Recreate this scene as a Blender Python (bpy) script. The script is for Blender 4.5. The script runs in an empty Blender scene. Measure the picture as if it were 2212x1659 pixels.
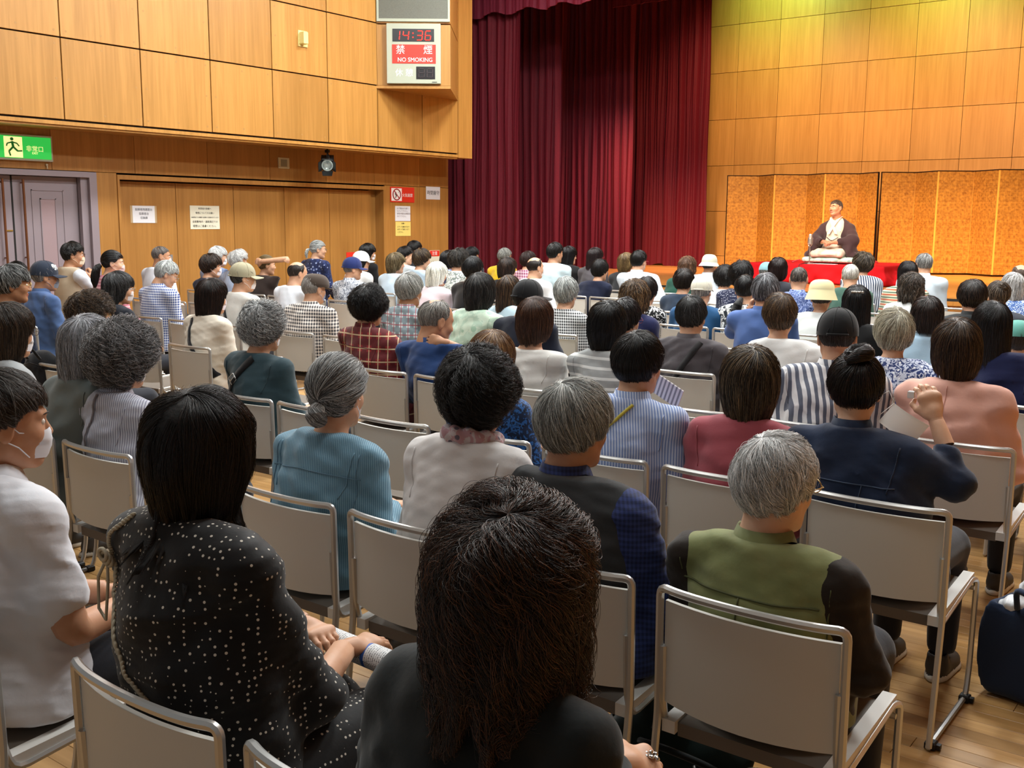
import bpy, math, random
import numpy as np
from mathutils import Matrix, Vector
C = bpy.context.scene.collection
SC = bpy.context.scene
PI = math.pi
rng = np.random.default_rng(7)
random.seed(7)

# ------------------------------------------------------------------ camera
F_PX, CX, CY, CAM_H = 2237.0, 1106.0, 829.5, 1.65
_Y = np.array([1714, -339, 2237.]); _Y /= np.linalg.norm(_Y)
_X = -np.array([-2994, -372, 2237.]); _X -= _Y * _X.dot(_Y); _X /= np.linalg.norm(_X)
_Z = np.cross(_X, _Y)
if _Z[1] > 0: _Z = -_Z
cam_d = bpy.data.cameras.new('camera'); cam = bpy.data.objects.new('camera', cam_d); C.objects.link(cam)
cam_d.sensor_width = 36; cam_d.lens = F_PX / 2212 * 36; cam_d.clip_start = .05; cam_d.clip_end = 100
M = Matrix(((_X[0], -_X[1], -_X[2], 0), (_Y[0], -_Y[1], -_Y[2], 0), (_Z[0], -_Z[1], -_Z[2], CAM_H), (0, 0, 0, 1)))
cam.matrix_world = M
SC.camera = cam
def ray(u, v):
    d = np.array([u - CX, v - CY, F_PX]); return np.array([d @ _X, d @ _Y, d @ _Z])
def at_y(u, v, y):
    r = ray(u, v); return r * (y / r[1]) + np.array([0, 0, CAM_H])

# ------------------------------------------------------------------ world, light, exposure
SC.view_settings.view_transform = 'Standard'; SC.view_settings.look = 'None'
SC.view_settings.gamma = 1; SC.view_settings.use_curve_mapping = False
SC.view_settings.exposure = 0.0
w = bpy.data.worlds.new('world'); SC.world = w; w.use_nodes = True
w.node_tree.nodes['Background'].inputs[0].default_value = (.98, 1, 1, 1)
w.node_tree.nodes['Background'].inputs[1].default_value = .20
def area(name, loc, size, power, col, rot=(0, 0, 0), sy=None):
    l = bpy.data.lights.new(name, 'AREA'); l.size = size; l.energy = power; l.color = col
    if sy: l.shape = 'RECTANGLE'; l.size_y = sy
    o = bpy.data.objects.new(name, l); o.location = loc; o.rotation_euler = rot; C.objects.link(o); return o
def spot(name, loc, target, power, col, ang, blend=.4, size=.15):
    l = bpy.data.lights.new(name, 'SPOT'); l.energy = power; l.color = col; l.spot_size = math.radians(ang); l.spot_blend = blend; l.shadow_soft_size = size
    o = bpy.data.objects.new(name, l); o.location = loc
    o.rotation_euler = (Vector(target) - Vector(loc)).to_track_quat('-Z', 'Y').to_euler(); C.objects.link(o); return o
WARM = (1, .86, .68)
for i, (yy, pw) in enumerate(((1.6, 48), (4.6, 115), (7.8, 260), (11.2, 300))):
    for xx in (-7.9, -4.9, -1.4):
        area('hall_light', (xx, yy, 6.3), .9, pw, (.96, 1, .99))
area('wall_wash_light', (-6.6, 9, 6.2), .6, 25, (1, .93, .80), (0, math.radians(48), 0), 6)
# stage
spot('stage_spot', (-3.2, 7.5, 6.2), (-5.8, 16, 1.5), 2500, (1, .72, .50), 14, .5)
spot('stage_spot_side', (-8.6, 9.5, 6.2), (-5.9, 16, 1.4), 1500, (1, .62, .42), 16, .5)
for xx in (-8, -5, -2):
    spot('front_stage_light', (xx, 12.2, 6.2), (xx - .4, 19.8, 1.9), 5200, (1, .66, .34), 50, .7, .3)
    spot('wall_stage_light', (xx - .5, 16.9, 6.3), (xx - .9, 20.6, 1.6), 820, (1, .68, .42), 100, .9, .3)
for xx in (-8.6, -5.6, -2.6):
    spot('border_light_green', (xx, 19.0, 7.1), (xx, 20.6, 6.2), 620, (.42, 1, .34), 105, 1., .3)
spot('curtain_light', (-7.5, 15.6, 6.6), (-11.0, 17.2, .6), 2600, (1, .62, .58), 46, .9, .2)

# ------------------------------------------------------------------ materials
def lin(c):
    if isinstance(c, str):
        c = [int(c[i:i+2], 16) / 255 for i in (1, 3, 5)]
    return tuple((x / 12.92 if x <= .04045 else ((x + .055) / 1.055) ** 2.4) for x in c[:3]) + (1,)
MC = {}
class NT:
    def __init__(s, name):
        s.m = bpy.data.materials.new(name); s.m.use_nodes = True; s.t = s.m.node_tree
        s.b = s.t.nodes['Principled BSDF']
    def n(s, typ, **kw):
        o = s.t.nodes.new('ShaderNode' + typ)
        for k, v in kw.items():
            if k[0] == 'i' and k[1:].isdigit():
                i = o.inputs[int(k[1:])]
                if hasattr(v, 'is_output'): s.t.links.new(v, i)
                else: i.default_value = v
            else: setattr(o, k, v)
        return o
    def math(s, op, a, b=None):
        kw = dict(operation=op, i0=a)
        if b is not None: kw['i1'] = b
        return s.n('Math', **kw).outputs[0]
    def mix(s, f, a, b):
        o = s.t.nodes.new('ShaderNodeMix'); o.data_type = 'RGBA'
        for k, v in ((0, f), (6, a), (7, b)):
            if hasattr(v, 'is_output'): s.t.links.new(v, o.inputs[k])
            else: o.inputs[k].default_value = v
        return o.outputs[2]
    def obj(s): return s.n('TexCoord').outputs['Object']
    def base(s, v, rough=.6, metal=0, spec=.5):
        if hasattr(v, 'is_output'): s.t.links.new(v, s.b.inputs['Base Color'])
        else: s.b.inputs['Base Color'].default_value = v
        s.b.inputs['Roughness'].default_value = rough; s.b.inputs['Metallic'].default_value = metal
        s.b.inputs['Specular IOR Level'].default_value = spec
    def bump(s, h, dist=.002, st=.5):
        b = s.n('Bump'); b.inputs['Strength'].default_value = st; b.inputs['Distance'].default_value = dist
        s.t.links.new(h, b.inputs['Height']); s.t.links.new(b.outputs[0], s.b.inputs['Normal'])
def plain(name, c, rough=.6, metal=0, spec=.5, emit=0):
    k = ('p', name)
    if k in MC: return MC[k]
    n = NT(name); n.base(lin(c), rough, metal, spec)
    if emit: n.b.inputs['Emission Color'].default_value = lin(c); n.b.inputs['Emission Strength'].default_value = emit
    MC[k] = n.m; return n.m
def wood(name, c1, c2, grain=(26, 26, 1.2), rough=.42, rnd=.12, spec=.4):
    n = NT(name); co = n.obj(); oi = n.n('ObjectInfo').outputs['Random']
    off = n.n('VectorMath', operation='ADD', i0=co); cmb = n.n('CombineXYZ', i0=n.math('MULTIPLY', oi, 17.), i1=n.math('MULTIPLY', oi, 31.), i2=n.math('MULTIPLY', oi, 9.))
    n.t.links.new(cmb.outputs[0], off.inputs[1])
    mp = n.n('Mapping'); n.t.links.new(off.outputs[0], mp.inputs[0]); mp.inputs['Scale'].default_value = grain
    no = n.n('TexNoise'); n.t.links.new(mp.outputs[0], no.inputs['Vector']); no.inputs['Scale'].default_value = 1.; no.inputs['Detail'].default_value = 5; no.inputs['Distortion'].default_value = .6
    mp2 = n.n('Mapping'); n.t.links.new(off.outputs[0], mp2.inputs[0]); mp2.inputs['Scale'].default_value = [g * .22 for g in grain]
    no2 = n.n('TexNoise'); n.t.links.new(mp2.outputs[0], no2.inputs['Vector']); no2.inputs['Scale'].default_value = 1.; no2.inputs['Detail'].default_value = 3
    rp = n.n('MapRange', i0=no.outputs[0], i1=.3, i2=.7); rp2 = n.n('MapRange', i0=no2.outputs[0], i1=.3, i2=.7)
    f = n.math('ADD', n.math('MULTIPLY', rp.outputs[0], .55), n.math('MULTIPLY', rp2.outputs[0], .45))
    col = n.mix(f, lin(c1), lin(c2))
    isl = n.n('NewGeometry').outputs['Random Per Island']
    rr = n.math('FRACT', n.math('ADD', oi, isl))
    hs = n.n('HueSaturation'); n.t.links.new(col, hs.inputs['Color']); n.t.links.new(n.math('ADD', n.math('MULTIPLY', rr, rnd * 2), 1 - rnd), hs.inputs['Value'])
    n.base(hs.outputs[0], rough, 0, spec); n.bump(no.outputs[0], .0006, .3)
    return n.m
MW = wood('wall_veneer', '#bf8b48', '#9f7134')
MWD = wood('wall_veneer_lower', '#b27f40', '#93642e')
MWS = wood('stage_veneer', '#cf9450', '#b27a3a', rnd=.07)
MFL = wood('floor_plank', '#bd9460', '#8e6838', (1.0, 30, 30), .3, .16, .5)
MFS = wood('stage_plank', '#c98c4a', '#a46c30', (.8, 16, 16), .28, .08, .5)
MBK = plain('joint_black', '#14100c', .8)
MSTEEL = plain('chair_steel', '#c2c2c0', .30, .7)
MPLAS = plain('chair_plastic', '#c8c6bf', .45, 0, .4)
MEDGE = plain('chair_edge_plastic', '#d6d4cf', .4)
MSEAT = plain('seat_fabric', '#6a6158', .8)
MRUB = plain('black_rubber', '#111111', .5)
def skin_mat(key, c):
    k = ('s', key)
    if k in MC: return MC[k]
    n = NT('skin_' + key); no = n.n('TexNoise'); n.t.links.new(n.obj(), no.inputs['Vector']); no.inputs['Scale'].default_value = 40; no.inputs['Detail'].default_value = 4
    a = np.array(lin(c)); b = a * [.86, .74, .68, 1]
    n.base(n.mix(no.outputs[0], tuple(a), tuple(b)), .5, 0, .35)
    n.b.inputs['Subsurface Weight'].default_value = .08; n.b.inputs['Subsurface Radius'].default_value = (.01, .004, .002)
    MC[k] = n.m; return n.m
SK = {'a': '#cfa588', 'b': '#bd9072', 'c': '#dcb498', 'd': '#a97c5c'}
MLIP = plain('lips', '#a5604f', .5); MEYE = plain('eye_white', '#e8e2da', .3); MIRIS = plain('iris_dark', '#1c1410', .2)
def fab(spec):
    if spec in MC: return MC[spec]
    t = spec[0]; n = NT(t + '_cloth'); co = n.obj()
    sp = n.n('SeparateXYZ', i0=co); x, y, z = sp.outputs
    xy = n.math('ADD', x, n.math('MULTIPLY', y, .8))
    c1 = lin(spec[1]); rough = .85
    def stripe(v, per, duty): return n.math('LESS_THAN', n.math('FRACT', n.math('ADD', n.math('DIVIDE', v, per), 100.)), duty)
    if t == 'plain' or t == 'knit' or t == 'satin':
        no = n.n('TexNoise'); n.t.links.new(co, no.inputs['Vector']); no.inputs['Scale'].default_value = 14; no.inputs['Detail'].default_value = 6
        col = n.mix(n.math('MULTIPLY', no.outputs[0], .35), c1, tuple(np.array(c1) * [.72, .72, .74, 1])); rough = .45 if t == 'satin' else .85
    elif t == 'denim':
        no = n.n('TexNoise'); n.t.links.new(co, no.inputs['Vector']); no.inputs['Scale'].default_value = 9; no.inputs['Detail'].default_value = 8
        rp = n.n('MapRange', i0=no.outputs[0], i1=.35, i2=.75)
        col = n.mix(rp.outputs[0], c1, lin(spec[2]))
    elif t == 'ging':
        a = stripe(xy, spec[3], .5); b = stripe(z, spec[3], .5)
        f = n.math('MULTIPLY', n.math('ADD', a, b), .5); col = n.mix(f, c1, lin(spec[2]))
    elif t == 'strV': col = n.mix(stripe(xy, spec[3], spec[4]), c1, lin(spec[2]))
    elif t == 'strH': col = n.mix(stripe(z, spec[3], spec[4]), c1, lin(spec[2]))
    elif t == 'strH3':
        col = n.mix(stripe(z, spec[4], .28), c1, lin(spec[2])); col = n.mix(stripe(n.math('ADD', z, spec[4] * .5), spec[4], .2), col, lin(spec[3]))
    elif t == 'plaid':
        a = n.math('MAXIMUM', stripe(xy, spec[4], .5), stripe(z, spec[4], .5)); col = n.mix(n.math('MULTIPLY', a, .7), c1, lin(spec[2]))
        l = n.math('MAXIMUM', stripe(n.math('ADD', xy, spec[4] * .3), spec[4], .1), stripe(n.math('ADD', z, spec[4] * .3), spec[4], .1))
        col = n.mix(n.math('MULTIPLY', l, .8), col, lin(spec[3]))
    elif t == 'dots':
        v = n.n('TexVoronoi'); n.t.links.new(co, v.inputs['Vector']); v.inputs['Scale'].default_value = spec[3]; v.inputs['Randomness'].default_value = .35
        col = n.mix(n.math('LESS_THAN', v.outputs[0], spec[4]), c1, lin(spec[2])); rough = .7
    elif t == 'flor':
        no = n.n('TexNoise'); n.t.links.new(co, no.inputs['Vector']); no.inputs['Scale'].default_value = spec[4]; no.inputs['Detail'].default_value = 3; no.inputs['Distortion'].default_value = 2.2
        v = n.n('TexVoronoi'); n.t.links.new(co, v.inputs['Vector']); v.inputs['Scale'].default_value = spec[4] * 1.3; v.feature = 'F1'
        col = n.mix(n.math('GREATER_THAN', no.outputs[0], .52), c1, lin(spec[2]))
        col = n.mix(n.math('LESS_THAN', v.outputs[0], .26), col, lin(spec[3]))
    no = n.n('TexNoise'); n.t.links.new(co, no.inputs['Vector']); no.inputs['Scale'].default_value = 90 if t != 'knit' else 260; no.inputs['Detail'].default_value = 3
    n.base(col, rough, 0, .25); n.bump(no.outputs[0], .0012, .4)
    n.b.inputs['Sheen Weight'].default_value = .15
    MC[spec] = n.m; return n.m
def hair_mat(c1, c2, frac, cap=False):
    k = ('h', c1, c2, frac, cap)
    if k in MC: return MC[k]
    n = NT('hair_cap' if cap else 'hair_strand')
    if cap:
        no = n.n('TexNoise'); n.t.links.new(n.obj(), no.inputs['Vector']); no.inputs['Scale'].default_value = 60; no.inputs['Detail'].default_value = 5
        f = n.n('MapRange', i0=no.outputs[0], i1=.62 - .3 * frac, i2=.9 - .3 * frac).outputs[0]
        q = .5 + .3 * min(1, lin(c1)[1] * 6); a, b = [tuple(np.array(lin(c)) * [q, q, q, 1]) for c in (c1, c2)]
        n.base(n.mix(f, a, b), .6, 0, .3); n.bump(no.outputs[0], .004, .5)
    else:
        r = n.n('HairInfo').outputs['Random']
        f = n.n('MapRange', i0=r, i1=1 - frac, i2=1.35 - frac).outputs[0]
        vv = n.n('HueSaturation'); n.t.links.new(n.mix(f, lin(c1), lin(c2)), vv.inputs['Color']); n.t.links.new(n.math('ADD', n.math('MULTIPLY', n.math('FRACT', n.math('MULTIPLY', r, 7.13)), .9), .55), vv.inputs['Value']); n.base(vv.outputs[0], .36, 0, .5)
    MC[k] = n.m; return n.m

# ------------------------------------------------------------------ mesh helpers
def prop(o, label=None, cat=None, group=None, kind=None):
    if label: o['label'] = label
    if cat: o['category'] = cat
    if group: o['group'] = group
    if kind: o['kind'] = kind
    return o
def empty(name, loc=(0, 0, 0), rz=0, **kw):
    o = bpy.data.objects.new(name, None); o.location = loc; o.rotation_euler = (0, 0, rz); o.empty_display_size = .1; C.objects.link(o)
    return prop(o, **kw)
def mesh(name, V, F, mats, parent=None, smooth=True, mi=None, **kw):
    me = bpy.data.meshes.new(name); V = np.asarray(V, dtype=np.float32)
    if isinstance(F, np.ndarray):
        nf, k = F.shape
        me.vertices.add(len(V)); me.vertices.foreach_set('co', V.ravel())
        me.loops.add(nf * k); me.loops.foreach_set('vertex_index', F.astype(np.int32).ravel())
        me.polygons.add(nf); me.polygons.foreach_set('loop_start', np.arange(0, nf * k, k, dtype=np.int32))
        me.update(calc_edges=True)
    else:
        me.from_pydata([tuple(v) for v in V], [], F); me.update()
    if not isinstance(mats, (list, tuple)): mats = [mats]
    for m in mats: me.materials.append(m)
    if mi is not None: me.polygons.foreach_set('material_index', np.asarray(mi, dtype=np.int32))
    if smooth: me.polygons.foreach_set('use_smooth', np.ones(len(me.polygons), dtype=bool))
    o = bpy.data.objects.new(name, me); C.objects.link(o)
    if parent: o.parent = parent
    return prop(o, **kw)
class MB:
    def __init__(s): s.V = []; s.F = []; s.mi = []
    def add(s, V, F, mi=0):
        n = len(s.V); s.V += [tuple(map(float, v)) for v in V]; s.F += [[int(i) + n for i in f] for f in F]; s.mi += [mi] * len(F); return s
    def box(s, a, b, mi=0, bev=0):
        x0, y0, z0 = a; x1, y1, z1 = b
        if bev:
            e = bev; V = []
            for z, q in ((z0, e), (z0 + e, 0), (z1 - e, 0), (z1, e)):
                V += [(x0 + q, y0 + q, z), (x1 - q, y0 + q, z), (x1 - q, y1 - q, z), (x0 + q, y1 - q, z)]
            F = [(3, 2, 1, 0), (12, 13, 14, 15)] + [(r*4+i, r*4+(i+1) % 4, r*4+4+(i+1) % 4, r*4+4+i) for r in range(3) for i in range(4)]
            return s.add(V, F, mi)
        V = [(x0, y0, z0), (x1, y0, z0), (x1, y1, z0), (x0, y1, z0), (x0, y0, z1), (x1, y0, z1), (x1, y1, z1), (x0, y1, z1)]
        return s.add(V, [(3, 2, 1, 0), (4, 5, 6, 7), (0, 1, 5, 4), (1, 2, 6, 5), (2, 3, 7, 6), (3, 0, 4, 7)], mi)
    def tube(s, pts, r, n=8, mi=0, closed=False):
        P = np.array(pts, float); m = len(P); rr = np.broadcast_to(np.asarray(r, float), (m,))
        T = np.gradient(P, axis=0) if not closed else np.roll(P, -1, 0) - np.roll(P, 1, 0)
        T /= np.linalg.norm(T, axis=1)[:, None] + 1e-9
        u = np.cross(T[0], (0, 0, 1)); u = u if np.linalg.norm(u) > .1 else np.cross(T[0], (1, 0, 0)); u /= np.linalg.norm(u)
        V = []
        for i in range(m):
            u = u - T[i] * u.dot(T[i]); u /= np.linalg.norm(u); w_ = np.cross(T[i], u)
            for k in range(n):
                a = 2 * PI * k / n; V.append(P[i] + rr[i] * (u * math.cos(a) + w_ * math.sin(a)))
        F = [(i*n+k, i*n+(k+1) % n, ((i+1) % m)*n+(k+1) % n, ((i+1) % m)*n+k) for i in range(m if closed else m-1) for k in range(n)]
        if not closed: F += [tuple(range(n))[::-1], tuple((m-1)*n+k for k in range(n))]
        return s.add(V, F, mi)
    def lathe(s, prof, n=24, c=(0, 0, 0), sx=1, sy=1, mi=0):
        V = []; m = len(prof)
        for r, z in prof:
            for k in range(n):
                a = 2 * PI * k / n; V.append((c[0] + r * sx * math.cos(a), c[1] + r * sy * math.sin(a), c[2] + z))
        F = [(i*n+k, i*n+(k+1) % n, (i+1)*n+(k+1) % n, (i+1)*n+k) for i in range(m-1) for k in range(n)]
        return s.add(V, F, mi)
    def grid(s, P, mi=0, wrap=False):
        a, b = P.shape[:2]
        F = [(i*b+j, ((i+1) % a)*b+j, ((i+1) % a)*b+j+1, i*b+j+1) for i in range(a if wrap else a-1) for j in range(b-1)]
        return s.add(P.reshape(-1, 3), F, mi)
    def ball(s, c, r, n=8, mi=0):
        r = np.broadcast_to(np.asarray(r, float), (3,))
        V = [(c[0] + r[0]*math.sin(PI*i/n)*math.cos(PI*j/n), c[1] + r[1]*math.sin(PI*i/n)*math.sin(PI*j/n), c[2] + r[2]*math.cos(PI*i/n)) for i in range(n+1) for j in range(2*n)]
        F = [(i*2*n+j, (i+1)*2*n+j, (i+1)*2*n+(j+1) % (2*n), i*2*n+(j+1) % (2*n)) for i in range(n) for j in range(2*n)]
        return s.add(V, F, mi)
    def xf(s, M3, t=(0, 0, 0)):
        s.V = [tuple(v) for v in (np.array(s.V) @ np.array(M3).T + np.array(t))]; return s
    def build(s, name, mats, parent=None, smooth=False, **kw):
        return mesh(name, s.V, s.F, mats, parent, smooth, s.mi, **kw)
def arc_path(pts, rad, n=5):
    P = [np.array(p, float) for p in pts]; out = [P[0]]
    for i in range(1, len(P)-1):
        a = P[i-1] - P[i]; b = P[i+1] - P[i]; la, lb = np.linalg.norm(a), np.linalg.norm(b); a /= la; b /= lb
        r = min(rad, la*.45, lb*.45); p0 = P[i] + a*r; p1 = P[i] + b*r
        for k in range(n+1):
            t = k/n; out.append((1-t)**2*p0 + 2*t*(1-t)*P[i] + t*t*p1)
    out.append(P[-1]); return out
def soften(o):
    for p in o.data.polygons: p.use_smooth = True
    try:
        o.data.set_sharp_from_angle(angle=math.radians(40))
    except Exception: pass
    return o
def text(body, size, loc, rot, mat, parent, name='lettering', align='CENTER', ext=.0008, sx=1, **kw):
    cu = bpy.data.curves.new(name, 'FONT'); cu.body = body; cu.size = size; cu.align_x = align; cu.align_y = 'CENTER'; cu.extrude = ext; cu.resolution_u = 3
    t_ = bpy.data.objects.new(name, cu); C.objects.link(t_); me = bpy.data.meshes.new_from_object(t_.evaluated_get(bpy.context.evaluated_depsgraph_get())); bpy.data.objects.remove(t_)
    me.name = name; me.materials.clear(); me.materials.append(mat)
    o = bpy.data.objects.new(name, me); o.location = loc; o.rotation_euler = rot; o.scale = (sx, 1, 1); C.objects.link(o); o.parent = parent
    return prop(o, **kw)

# ------------------------------------------------------------------ distance fields and their meshing (surface nets)
def cap(X, Y, Z, a, b, r1, r2=None):
    r2 = r1 if r2 is None else r2
    bx, by, bz = b[0]-a[0], b[1]-a[1], b[2]-a[2]; px, py, pz = X-a[0], Y-a[1], Z-a[2]
    t = np.clip((px*bx+py*by+pz*bz) / (bx*bx+by*by+bz*bz+1e-12), 0, 1)
    return np.sqrt((px-t*bx)**2+(py-t*by)**2+(pz-t*bz)**2) - (r1+(r2-r1)*t)
def ell(X, Y, Z, c, r):
    px, py, pz = (X-c[0])/r[0], (Y-c[1])/r[1], (Z-c[2])/r[2]
    k0 = np.sqrt(px*px+py*py+pz*pz)+1e-9; k1 = np.sqrt((px/r[0])**2+(py/r[1])**2+(pz/r[2])**2)+1e-9
    return k0*(k0-1)/k1
def smin(a, b, k):
    h = np.maximum(k-np.abs(a-b), 0)/k; return np.minimum(a, b)-h*h*k*.25
def smax(a, b, k): return -smin(-a, -b, k)
def wn(X, Y, Z, seed, f):
    r = np.random.default_rng(seed); o = 0
    for i in range(4):
        k = r.normal(size=3)*np.array(f)*(1+i*.45); o = o+np.sin(k[0]*X+k[1]*Y+k[2]*Z+r.uniform(0, 6.28))/(1+i*.35)
    return o/2.6
_CO = [(0,0,0),(1,0,0),(0,1,0),(1,1,0),(0,0,1),(1,0,1),(0,1,1),(1,1,1)]
_ED = [(0,1),(2,3),(4,5),(6,7),(0,2),(1,3),(4,6),(5,7),(0,4),(1,5),(2,6),(3,7)]
def snet(f, lo, hi, h):
    ax = [np.arange(lo[i]-h, hi[i]+2*h, h, dtype=np.float32) for i in range(3)]
    X, Y, Z = np.meshgrid(*ax, indexing='ij', sparse=True)
    v = f(X, Y, Z).astype(np.float32); v = np.broadcast_to(v, tuple(len(a) for a in ax)).copy()
    v[[0, -1]] = 1; v[:, [0, -1]] = 1; v[:, :, [0, -1]] = 1
    n = v.shape; s = v < 0; cnt = np.zeros((n[0]-1, n[1]-1, n[2]-1), np.int8)
    for dx, dy, dz in _CO: cnt += s[dx:n[0]-1+dx, dy:n[1]-1+dy, dz:n[2]-1+dz]
    I = np.argwhere((cnt > 0) & (cnt < 8)); idx = np.full(cnt.shape, -1, np.int64); idx[tuple(I.T)] = np.arange(len(I))
    cv = np.stack([v[I[:, 0]+a, I[:, 1]+b, I[:, 2]+c] for a, b, c in _CO], 1)
    pos = np.zeros((len(I), 3)); ct = np.zeros(len(I)); co = np.array(_CO, float)
    for a, b in _ED:
        m = (cv[:, a] < 0) != (cv[:, b] < 0); t = np.where(m, cv[:, a]/(cv[:, a]-cv[:, b]+1e-20), 0)
        pos += m[:, None]*(co[a]+t[:, None]*(co[b]-co[a])); ct += m
    V = (pos/ct[:, None]+I)*h+np.array([a[0] for a in ax])
    Fs = []
    for d in range(3):
        e1, e2 = [(1, 2), (2, 0), (0, 1)][d]
        sl0 = [slice(1, -1)]*3; sl1 = [slice(1, -1)]*3; sl0[d] = slice(0, n[d]-1); sl1[d] = slice(1, n[d])
        a, b = s[tuple(sl0)], s[tuple(sl1)]; E = np.argwhere(a != b)
        if not len(E): continue
        ins = a[tuple(E.T)]; o = np.array([1, 1, 1]); o[d] = 0; E = E+o
        def cell(q1, q2):
            c = E.copy(); c[:, e1] -= q1; c[:, e2] -= q2; return idx[tuple(c.T)]
        q = np.stack([cell(1, 1), cell(0, 1), cell(0, 0), cell(1, 0)], 1); q[~ins] = q[~ins][:, ::-1]; Fs.append(q)
    return V, np.concatenate(Fs)
# ------------------------------------------------------------------ people
def head_field(fem):
    g = .95 if fem else 1.0
    def f(X, Y, Z):
        A = np.abs(X)
        d = ell(X, Y, Z, (0, -.012, .03), (.077*g, .096, .086))
        d = smin(d, ell(X, Y, Z, (0, .022, -.035), (.060*g, .066, .078)), .03)
        d = smin(d, cap(A, Y, Z, (.046*g, .0, -.055), (.014, .062, -.094), .019), .03)
        d = smin(d, ell(X, Y, Z, (0, .070, -.094), (.020, .016, .016)), .02)
        d = smin(d, ell(A, Y, Z, (.034, .052, -.024), (.026, .028, .026)), .02)
        d = smin(d, cap(A, Y, Z, (.008, .084, .026), (.040, .066, .026), .010), .014)
        d = smax(d, -ell(A, Y, Z, (.031, .101, .006), (.017, .014, .012)), .010)
        no = smin(cap(X, Y, Z, (0, .082, .014), (0, .101, -.024), .007, .0105), ell(A, Y, Z, (.011, .092, -.030), (.009, .010, .008)), .01)
        d = smin(d, no, .010)
        d = smin(d, ell(X, Y, Z, (0, .084, -.056), (.024, .010, .0055)), .005)
        d = smin(d, ell(X, Y, Z, (0, .082, -.0665), (.020, .010, .0065)), .005)
        e = ell(A, Y, Z, (.079*g, -.014, -.006), (.010, .020, .034))
        e = smax(e, -ell(A, Y, Z, (.092*g, -.010, -.002), (.009, .012, .022)), .006)
        d = smin(d, e, .008)
        nr = .050 if fem else .058
        d = smin(d, cap(X, Y, Z, (0, -.020, -.06), (0, -.045, -.18), nr, nr*1.05), .03)
        d = smin(d, cap(A, Y, Z, (0, -.055, -.150), (.125*g, -.055, -.205), .040, .035), .05)
        return smin(d, ell(X, Y, Z, (0, -.045, -.26), (.13*g, .075, .10)), .04)
    return f
HT = {}
def head_template(fem, h):
    k = (fem, h)
    if k not in HT:
        V, F = snet(head_field(fem), (-.14, -.14, -.38), (.14, .13, .13), h)
        c = V[F].mean(1); a = np.abs(c[:, 0]); mi = np.zeros(len(F), int)
        lipz = (np.abs(c[:, 2]+.0615) < .0105) & (a < .024) & (c[:, 1] > .078)
        mi[lipz] = 1
        HT[k] = (V, F, mi)
    return HT[k]
def rot_head(yaw, pitch, roll=0):
    a, b, c = math.radians(-yaw), math.radians(pitch), math.radians(roll)
    return np.array(Matrix.Rotation(a, 3, 'Z') @ Matrix.Rotation(b, 3, 'X') @ Matrix.Rotation(c, 3, 'Y'))
HND = {}
def hand_template(curl, h):
    k = (curl, h)
    if k in HND: return HND[k]
    ch = []
    for x, L, yb in ((-.029, .056, .078), (-.010, .068, .084), (.010, .075, .086), (.030, .068, .082)):
        p = np.array([x, yb, 0.]); a = -math.radians(12+curl*22); pts = [p]
        for fr in (.45, .31, .24):
            p = p+np.array([x*.10*L*8, math.cos(a), math.sin(a)])*L*fr; pts.append(p); a -= math.radians(10+curl*55)
        ch.append(pts)
    th = [np.array(q) for q in ((.026, .014, -.004), (.050, .040, -.014), (.058, .064, -.022-.012*curl), (.054-.02*curl, .086-.012*curl, -.030-.012*curl))]
    def f(X, Y, Z):
        d = smin(ell(X, Y, Z, (0, .048, 0), (.042, .050, .0145)), cap(X, Y, Z, (-.030, .074, 0), (.031, .078, 0), .0115), .02)
        d = smin(d, cap(X, Y, Z, (0, -.03, 0), (0, .02, 0), .0235, .024), .02)
        d = smin(d, cap(X, Y, Z, th[0], th[1], .016, .0125), .015)
        d = smin(d, cap(X, Y, Z, th[1], th[2], .0115, .0100), .006); d = smin(d, cap(X, Y, Z, th[2], th[3], .0098, .0082), .004)
        for i, pts in enumerate(ch):
            r = (.0082, .0092, .0096, .0092)[i]; g = None
            for j in range(3):
                q = cap(X, Y, Z, pts[j], pts[j+1], r*(1-.08*j), r*(.92-.1*j)); g = q if g is None else smin(g, q, .003)
            g = smin(g, cap(X, Y, Z, (pts[0][0]*.8, .05, .002), pts[0], .006, r), .006)
            d = smin(d, g, .0035)
        return d
    V, F = snet(f, (-.07, -.06, -.12), (.09, .18, .04), h); HND[k] = (V, F); return HND[k]
def frame(y, z):
    y = np.array(y, float); y /= np.linalg.norm(y); z = np.array(z, float); z -= y*z.dot(y); z /= np.linalg.norm(z)
    return np.stack([np.cross(y, z), y, z], 1)
AZ = np.array([0, 40, 62, 74, 84, 98, 112, 125, 150, 180.])
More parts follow.
